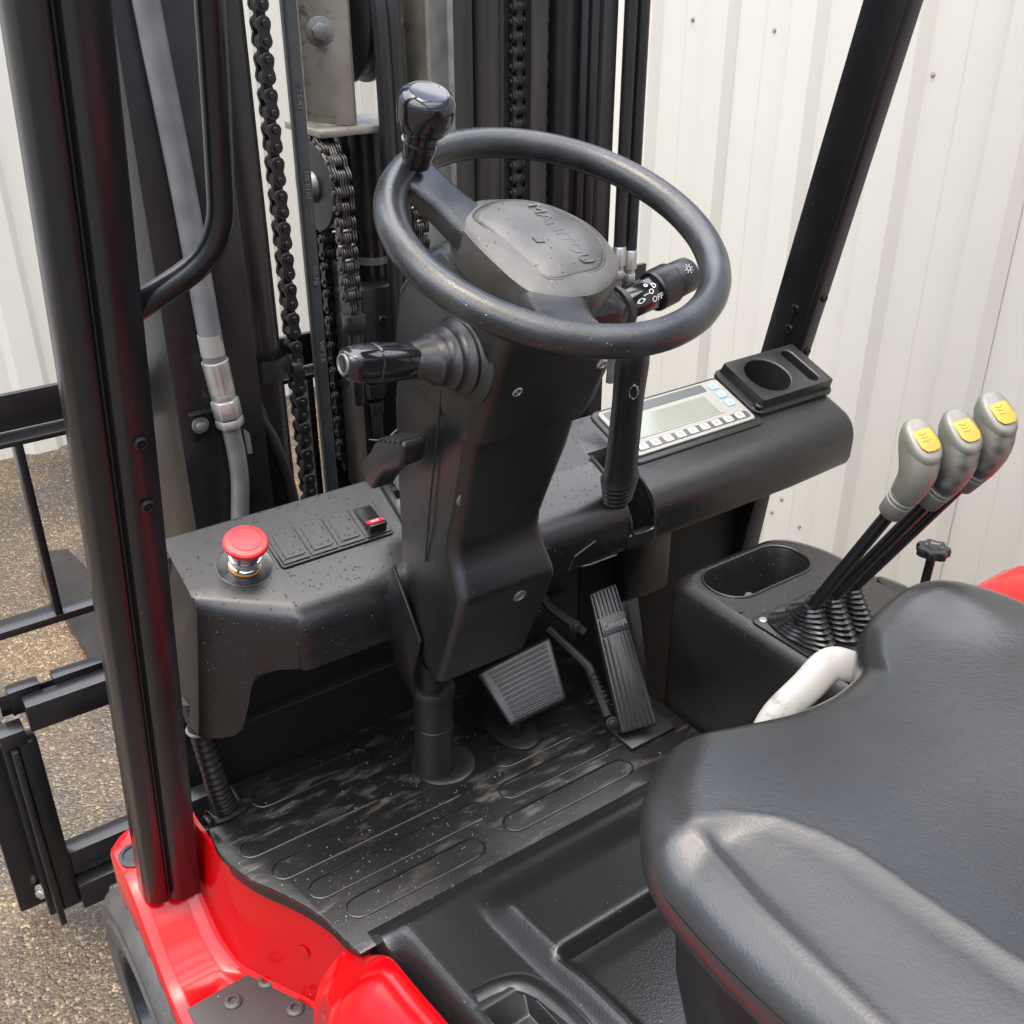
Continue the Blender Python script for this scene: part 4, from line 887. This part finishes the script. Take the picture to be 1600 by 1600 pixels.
b = B(); b.box(.573, .588, 1.358, 1.372, .496, .512); build(b, 'tie_head', 'rubber', ms, bevel=.002)
# big hose with fittings and pipe
bh = empty('lift_hose', (.447, 1.30, .5)); bh.parent = fk; bh.matrix_parent_inverse = Matrix.Translation(-WL[fk.name])
P = lambda x, z, y=1.30: V((x, y, z))
b = B(); b.tube(cr([P(.405, 1.35), P(.419, 1.0), P(.430, .80), P(.438, .60), P(.4395, .56)], 8), .0152, 18); build(b, 'hose', 'hose', bh)
b = B(); b.tube([P(.4372, .602), P(.4388, .574)], .0156, 18); build(b, 'hose_label', 'silver', bh)
a_ = V((.006, 0, -.06)).normalized()
b = B(); b.lathe([(.0150, 0), (.0178, .001), (.0172, .012), (.0168, .044), (.0150, .046)], P(.4395, .566), a_, 22); build(b, 'ferrule', 'zinc', bh)
for s, r, h in ((.046, .0165, .010),): b = B(); b.hexa(P(.4395, .566)+a_*s, a_, r, h); build(b, 'hex_collar', 'zinc', bh, bevel=.0012)
b = B(); b.hexa(P(.4395, .566)+a_*.056, a_, .0195, .026); build(b, 'hex_nut', 'zinc', bh, bevel=.002)
b = B(); b.hexa(P(.4395, .566)+a_*.0835, a_, .0195, .013); build(b, 'hex_nut', 'zinc', bh, bevel=.002)
b = B(); b.tube(fillet([P(.4485, .472), P(.4525, .425), P(.452, .385), P(.440, .30), P(.438, .1)], .02, 4), .0125, 16); build(b, 'pipe', 'dullpipe', bh)
b = B(); b.prism([P(.464, .465, 1.295), P(.472, .455, 1.295), P(.473, .425, 1.295), P(.466, .425, 1.295)], (0, .004, 0)); build(b, 'pipe_tab', 'dullpipe', bh)
b = B(); b.prism([P(.400, .492, 1.318), P(.438, .492, 1.318), P(.438, .465, 1.318), P(.402, .452, 1.318)], (0, -.004, 0)); b.prism([P(.397, .4935, 1.318), P(.434, .4935, 1.318), P(.434, .4965, 1.318), P(.397, .4965, 1.318)], (0, -.016, 0)); build(b, 'pipe_bracket', 'paint', bh, bevel=.001)
hexbolt(bh, (.412, 1.313, .476), (0, -1, 0), .0075, 'dullpipe')

# chains ------------------------------------------------------------------
PT = .0222
def fig8(n=7):
    r = .0098; wst = .0068; o = []
    for j in range(n+1): a = R(-20+220*j/n); o.append((r*math.cos(a), PT/2+r*math.sin(a)))
    o.append((-wst, 0))
    for j in range(n+1): a = R(160+220*j/n); o.append((r*math.cos(a), -PT/2+r*math.sin(a)))
    o.append((wst, 0)); return o
def chain(name, x, y, z0, z1, e1, e2, m, label=None, off=0, parent=fk):
    """links hang along z; e1 = across the plates, e2 = pin axis"""
    e1, e2 = V(e1), V(e2); root = empty(name, (x, y, z1)); root.parent = parent; root.matrix_parent_inverse = Matrix.Translation(-WL[parent.name])
    if label: root['label'] = label
    f8 = fig8(); o = V((x, y, 0))
    b = B()
    for d in (-.0135, -.0095, .0075, .0115): b.prism([o+e1*p+Z*q+e2*d for p, q in f8], e2*.0028)
    for s in (-1, 1): b.lathe([(.0045, -.0165), (.0045, .0165)], o+Z*(s*PT/2), e2, 10)
    A = build(b, 'chain_link', m, root, bevel=.0006, seg=1)
    b = B()
    for d in (-.0055, -.0015, .0025): b.prism([o+e1*p*.93+Z*q+e2*d for p, q in f8], e2*.0030)
    C = build(b, 'chain_link', m, root, bevel=.0006, seg=1)
    n = int((z1-z0)/PT); fa = fc = True
    for i in range(n):
        z = z1-i*PT; src = A if i % 2 == 0 else C
        if i < 2: src.location.z = WL[src.name].z+z; base_ = src.location.copy(); src['k'] = 1; del src['k']; continue
        c0 = src.location.copy(); clone(src, root, (c0.x, c0.y, z))
    return root
chain('lift_chain', .612, 1.445, .20, 1.12, X, Y, 'chain')
chain('lift_chain', .738, 1.56, .20, .75, Y, X, 'chain')
chain('lift_chain', 1.084, 1.525, .30, 1.1, Y, X, 'belt')
chain('lift_chain', 1.140, 1.53, .30, 1.1, Y, X, 'chain')
# flat hose with moulded lettering
b = B(); prof = [(-.0105, .006), (-.0105, -.004), (-.0075, -.0085), (.0075, -.0085), (.0105, -.004), (.0105, .006)]
b.prism([(.657+x, 1.452+y, .05) for x, y in prof], (0, 0, 1.3)); fh = build(b, 'ribbed_hose', 'belt', fk, bevel=.002)
for z, s in ((.86, '// 2 S-AT'), (.74, '100 R1AT'), (.61, '900 PSI'), (.49, 'WP 2 A')):
    text(s, .0100, (.657, 1.4425, z), (0, 0, -1), X, .0014, 'lettering', 'hose', fh)
vprism([(.716, 1.585), (.760, 1.585), (.760, 1.61), (.716, 1.61)], 'rail_channel', 'mast', z0=.0)
# centre: crosshead, hose pulley, chain wheel, main cylinder
cc = empty('crosshead', (.78, 1.52, .8)); cc.parent = fk; cc.matrix_parent_inverse = Matrix.Translation(-WL[fk.name])
b = B(); b.prism([(.700, 1.515, .815), (.762, 1.495, .805), (.768, 1.495, .815), (.772, 1.495, 1.3), (.700, 1.515, 1.3)], (0, .010, 0)); build(b, 'side_plate', 'steel', cc, bevel=.003)
b = B(); b.box(.764, .772, 1.497, 1.58, .806, 1.3); build(b, 'side_flange', 'steel', cc, bevel=.002)
b = B(); b.box(.855, .885, 1.53, 1.542, .80, 1.3); b.box(.879, .887, 1.47, 1.545, .80, 1.3); build(b, 'side_plate', 'steel', cc, bevel=.002)
b = B(); b.box(.700, .885, 1.478, 1.60, .795, .806); build(b, 'base_plate', 'steel', cc, bevel=.002)
hexbolt(cc, (.727, 1.507, .935), (-.3, -1, 0), .0125, 'dullpipe')
b = B(); b.lathe([(.016, 0), (.017, .006), (.015, .012), (.0003, .014)], (.853, 1.515, .938), (-1, -.35, .1), 20); build(b, 'axle_cap', 'steel', cc)
b = B(); b.lathe([(.075, 0), (.088, .003), (.088, .008), (.078, .012), (.078, .03), (.088, .034), (.088, .039), (.07, .042)], (.785, 1.56, .945), X, 48); build(b, 'hose_pulley', 'rubber', cc)
for dx in (0, .020):
    b = B(); b.tube(cr([(.795+dx, 1.575, 1.20), (.800+dx, 1.52, 1.10), (.802+dx, 1.478, 1.0), (.803+dx, 1.465, .90), (.804+dx, 1.462, .6), (.804+dx, 1.462, .2)], 8), .0125, 14); build(b, 'hose', 'rubber', cc)
hw = V((.697, 1.512, .722))
b = B(); b.lathe([(.050, .0), (.064, .002), (.066, .006), (.064, .010), (.056, .012), (.056, .024), (.064, .027), (.066, .03), (.05, .033)], hw, X, 44); cwl = build(b, 'chain_wheel', 'chain', cc)
b = B(); b.lathe([(.0065, -.006), (.0065, -.012), (.010, -.013), (.020, -.012), (.023, -.006), (.024, .004)], hw, X, 26); build(b, 'wheel_hub', 'dullpipe', cc)
f8 = fig8()
# chain over the wheel: links as sub-parts of their own chain
wch = empty('wheel_chain', (.708, 1.50, .79)); wch.parent = fk; wch.matrix_parent_inverse = Matrix.Translation(-WL[fk.name])
pts = []
rc = .064
ang0 = 150
nA = int(R(ang0)*rc/PT)
for i in range(nA+1):
    a = R(150)-i*PT/rc; pts.append((hw.y-rc*math.cos(math.pi-a) if 0 else hw.y+rc*math.cos(a), hw.z+rc*math.sin(a)))
# direction: start behind the wheel, over the top, down the near side
pts = [(hw.y+rc*math.cos(R(60)+i*PT/rc), hw.z+rc*math.sin(R(60)+i*PT/rc)) for i in range(int(R(125)*rc/PT)+1)]
ly_, lz_ = pts[-1]
for i in range(1, 9): pts.append((hw.y-rc, lz_-i*PT))
for i in range(len(pts)-1):
    (y0, z0), (y1, z1) = pts[i], pts[i+1]; o = V((hw.x+.018, (y0+y1)/2, (z0+z1)/2)); dr_ = V((0, y1-y0, z1-z0)).normalized(); e1 = X.cross(dr_)
    b = B()
    if i % 2 == 0:
        for d in (-.0135, -.0095, .0075, .0115): b.prism([o+e1*p+dr_*q+X*d for p, q in f8], X*.0028)
        for s in (-1, 1): b.lathe([(.0045, -.0165), (.0045, .0165)], o+dr_*(s*PT/2), X, 10)
    else:
        for d in (-.0055, -.0015, .0025): b.prism([o+e1*p*.93+dr_*q+X*d for p, q in f8], X*.0030)
    build(b, 'chain_link', 'chainlt', wch, bevel=.0006, seg=1)
ea = V((hw.x+.02, hw.y-rc, lz_-8.4*PT))
b = B(); b.box(ea.x-.014, ea.x+.016, ea.y-.012, ea.y+.012, ea.z-.03, ea.z+.002); b.lathe([(.0095, 0), (.0095, .12)], ea-Z*.15, Z, 16); build(b, 'chain_anchor', 'chain', fk, bevel=.002)
b = B(); b.box(.735, .745, 1.47, 1.55, .2, .60); build(b, 'anchor_bracket', 'mast', fk, bevel=.002)
# the other chain, right of the centre cylinder
chain('lift_chain', .872, 1.50, .50, .74, Y, X, 'chainlt')
b = B(); b.lathe([(.036, .0), (.036, .16)], (.815, 1.56, .635), Z, 28); b.lathe([(.030, 0), (.030, .08)], (.815, 1.56, .555), Z, 28); b.lathe([(.034, 0), (.034, .5)], (.80, 1.56, .05), Z, 28); mcyl = build(b, 'main_cylinder', 'mast', fk)
b = B(); b.box(.775, .842, 1.535, 1.60, .64, .794); build(b, 'cylinder_head', 'mast', fk, bevel=.003)
b = B(); b.lathe([(.0315, 0), (.0315, .012)], (.815, 1.56, .582), Z, 28); build(b, 'gland_ring', 'dullpipe', fk)
b = B(); b.hexa((.757, 1.47, .385), Z, .020, .026); b.lathe([(.026, 0), (.024, .014), (.014, .018)], (.757, 1.47, .425), Z, 24); b.hexa((.757, 1.47, .355), Z, .0145, .022); b.lathe([(.011, 0), (.011, .06)], (.757, 1.47, .295), Z, 18); build(b, 'rod_end', 'mast', fk, bevel=.001)
bolt(fk, (.795, 1.50, .50), (0, -1, 0), .008, 'chain')
vprism([(.760, 1.50), (.842, 1.50), (.842, 1.56), (.760, 1.56)], 'cylinder_bracket', 'mast', z0=.0, z1=.555)
b = B(); b.tube([(.735, 1.46, .315), (.76, 1.45, .31), (.785, 1.45, .325)], .002, 6); build(b, 'split_pin', 'chain', fk)
# right hoses
for dx, zf in ((0, .56), (.027, .55)):
    hh = empty('side_hose', (1.26+dx, 1.45, .6)); hh.parent = fk; hh.matrix_parent_inverse = Matrix.Translation(-WL[fk.name])
    b = B(); b.tube([(1.257+dx, 1.45, 1.4), (1.257+dx, 1.45, zf)], .0112, 14); build(b, 'hose', 'rubber', hh)
    b = B(); b.lathe([(.0115, 0), (.0125, .002), (.0122, .034), (.009, .036), (.009, .044)], (1.257+dx, 1.45, zf+.004), -Z, 18); build(b, 'ferrule', 'zinc', hh)
    b = B(); b.hexa((1.257+dx, 1.45, zf-.04), -Z, .0115, .014); build(b, 'hex_nut', 'zinc', hh, bevel=.001)
    b = B(); b.tube([(1.257+dx, 1.45, zf-.05), (1.257+dx, 1.46, .3)], .008, 10); build(b, 'pipe', 'dullpipe', hh)

# ---- fork carriage and load backrest
cg = empty('fork_carriage', (.82, 1.62, -.56)); cg.parent = fk; cg.matrix_parent_inverse = Matrix.Translation(-WL[fk.name])
b = B(); b.box(.145, 1.50, 1.62, 1.66, -.135, -.082); build(b, 'upper_bar', 'paint', cg, bevel=.003)
x = .128
for wd in (.052, .085, .10, .10, .10, .10, .10, .10, .10):
    b = B(); b.box(x, x+wd, 1.662, 1.69, -.12, -.072); build(b, 'hook_block', 'paint', cg, bevel=.002); x += wd+.022
b = B(); b.box(.112, 1.50, 1.67, 1.675, -.12, -.078); build(b, 'rear_strip', 'paint', cg, bevel=.001)
b = B(); b.box(.118, .150, 1.62, 1.655, -.545, -.150); build(b, 'side_post', 'paint', cg, bevel=.002)
b = B(); b.prism([(.108, 1.63, -.125), (.108, 1.72, -.125), (.108, 1.74, -.50), (.108, 1.70, -.585), (.108, 1.66, -.585)], (-.012, 0, 0)); build(b, 'side_plate', 'paint', cg, bevel=.002)
b = B(); b.box(.052, .110, 1.70, 1.72, -.585, -.15); build(b, 'wing_plate', 'paint', cg, bevel=.004)
b = B(); b.box(.094, .135, 1.615, 1.655, -.150, -.120); build(b, 'post_cap', 'mast', cg, bevel=.002)
b = B(); b.box(.15, 1.50, 1.625, 1.665, -.48, -.425); b.box(.15, 1.50, 1.60, 1.645, -.545, -.487); build(b, 'lower_bar', 'paint', cg, bevel=.003)
b = B(); b.box(.106, .1165, 1.605, 1.665, -.565, -.152); build(b, 'edge_strip', 'mast', cg, bevel=.001)
hexbolt(cg, (.098, 1.69, -.545), (-.7, -.7, 0), .011, 'zinc')
lb = empty('load_backrest', (.82, 1.66, -.1)); lb.parent = fk; lb.matrix_parent_inverse = Matrix.Translation(-WL[fk.name])
b = B(); b.box(-.10, 1.5, 1.642, 1.652, .395, .452); b.box(-.10, 1.5, 1.60, 1.645, .386, .394); build(b, 'top_rail', 'paint', lb, bevel=.001)
for x in (-.06, .226, .53, .70, .92, 1.2):
    b = B(); b.box(x-.004, x+.008, 1.60, 1.635, .085, .386); build(b, 'bar', 'paint', lb, bevel=.001)
b = B(); b.box(-.10, 1.5, 1.598, 1.64, .072, .085); build(b, 'lower_rail', 'paint', lb, bevel=.001)
for x in (.455, 1.10):
    fo = empty('fork', (x, 2.3, G)); fo.parent = fk; fo.matrix_parent_inverse = Matrix.Translation(-WL[fk.name])
    b = B(); b.prism([(x-.06, 1.70, G+.012), (x+.06, 1.70, G+.012), (x+.06, 2.92, G+.012), (x+.045, 3.06, G+.012), (x-.025, 3.08, G+.012), (x-.06, 2.95, G+.012)], (0, 0, .030)); build(b, 'fork_blade', 'mast', fo, bevel=.004)
    b = B(); b.box(x-.06, x+.06, 1.692, 1.735, G+.012, -.07); build(b, 'fork_shank', 'mast', fo, bevel=.004)

# ---- unseen rest of the truck, added behind and above to shade the cab
b = B(); rr = []
for z, y, hw_, dp in ((.44, -.02, .20, .05), (.50, -.05, .235, .06), (.70, -.08, .245, .06), (.90, -.11, .23, .055), (.98, -.12, .19, .045)):
    rr.append([V((.72+a, y+c, z)) for a, c in rrect(2*hw_, 2*dp, dp*.8, 5)])
b.loft(rr); build(b, 'unseen_backrest', 'leather', fk, bevel=.01)  # out of view, added to block light from behind
b = B(); b.box(.20, 1.44, -.85, -.19, -.45, .42); build(b, 'unseen_counterweight', 'red', fk, bevel=.06, seg=5)  # unseen block, added to cut light reaching the dash
for x in (.235, 1.405):
    b = B(); b.prism([(x-.035, -.30, .36), (x+.035, -.30, .36), (x+.035, -.38, .36), (x-.035, -.38, .36)], (0, .02, 1.10)); build(b, 'unseen_rear_pillar', 'paint', fk, bevel=.006)  # unseen posts, added with the roof as light blockers
og = empty('unseen_overhead_guard', (.82, .2, 1.46)); og.parent = fk; og.matrix_parent_inverse = Matrix.Translation(-WL[fk.name])  # unseen roof frame, added to darken the cab
for x in (.235, 1.405):
    b = B(); b.box(x-.035, x+.035, -.40, .86, 1.44, 1.51); build(b, 'side_rail', 'paint', og, bevel=.008)
for y in (.85, -.37):
    b = B(); b.box(.27, 1.37, y-.035, y+.035, 1.442, 1.508); build(b, 'cross_rail', 'paint', og, bevel=.008)
for i in range(3):  # only a few slats, so skylight still reaches the cab
    y = .55-i*.31; b = B(); b.box(.27, 1.37, y-.03, y+.03, 1.46, 1.475); build(b, 'slat', 'paint', og, bevel=.003)
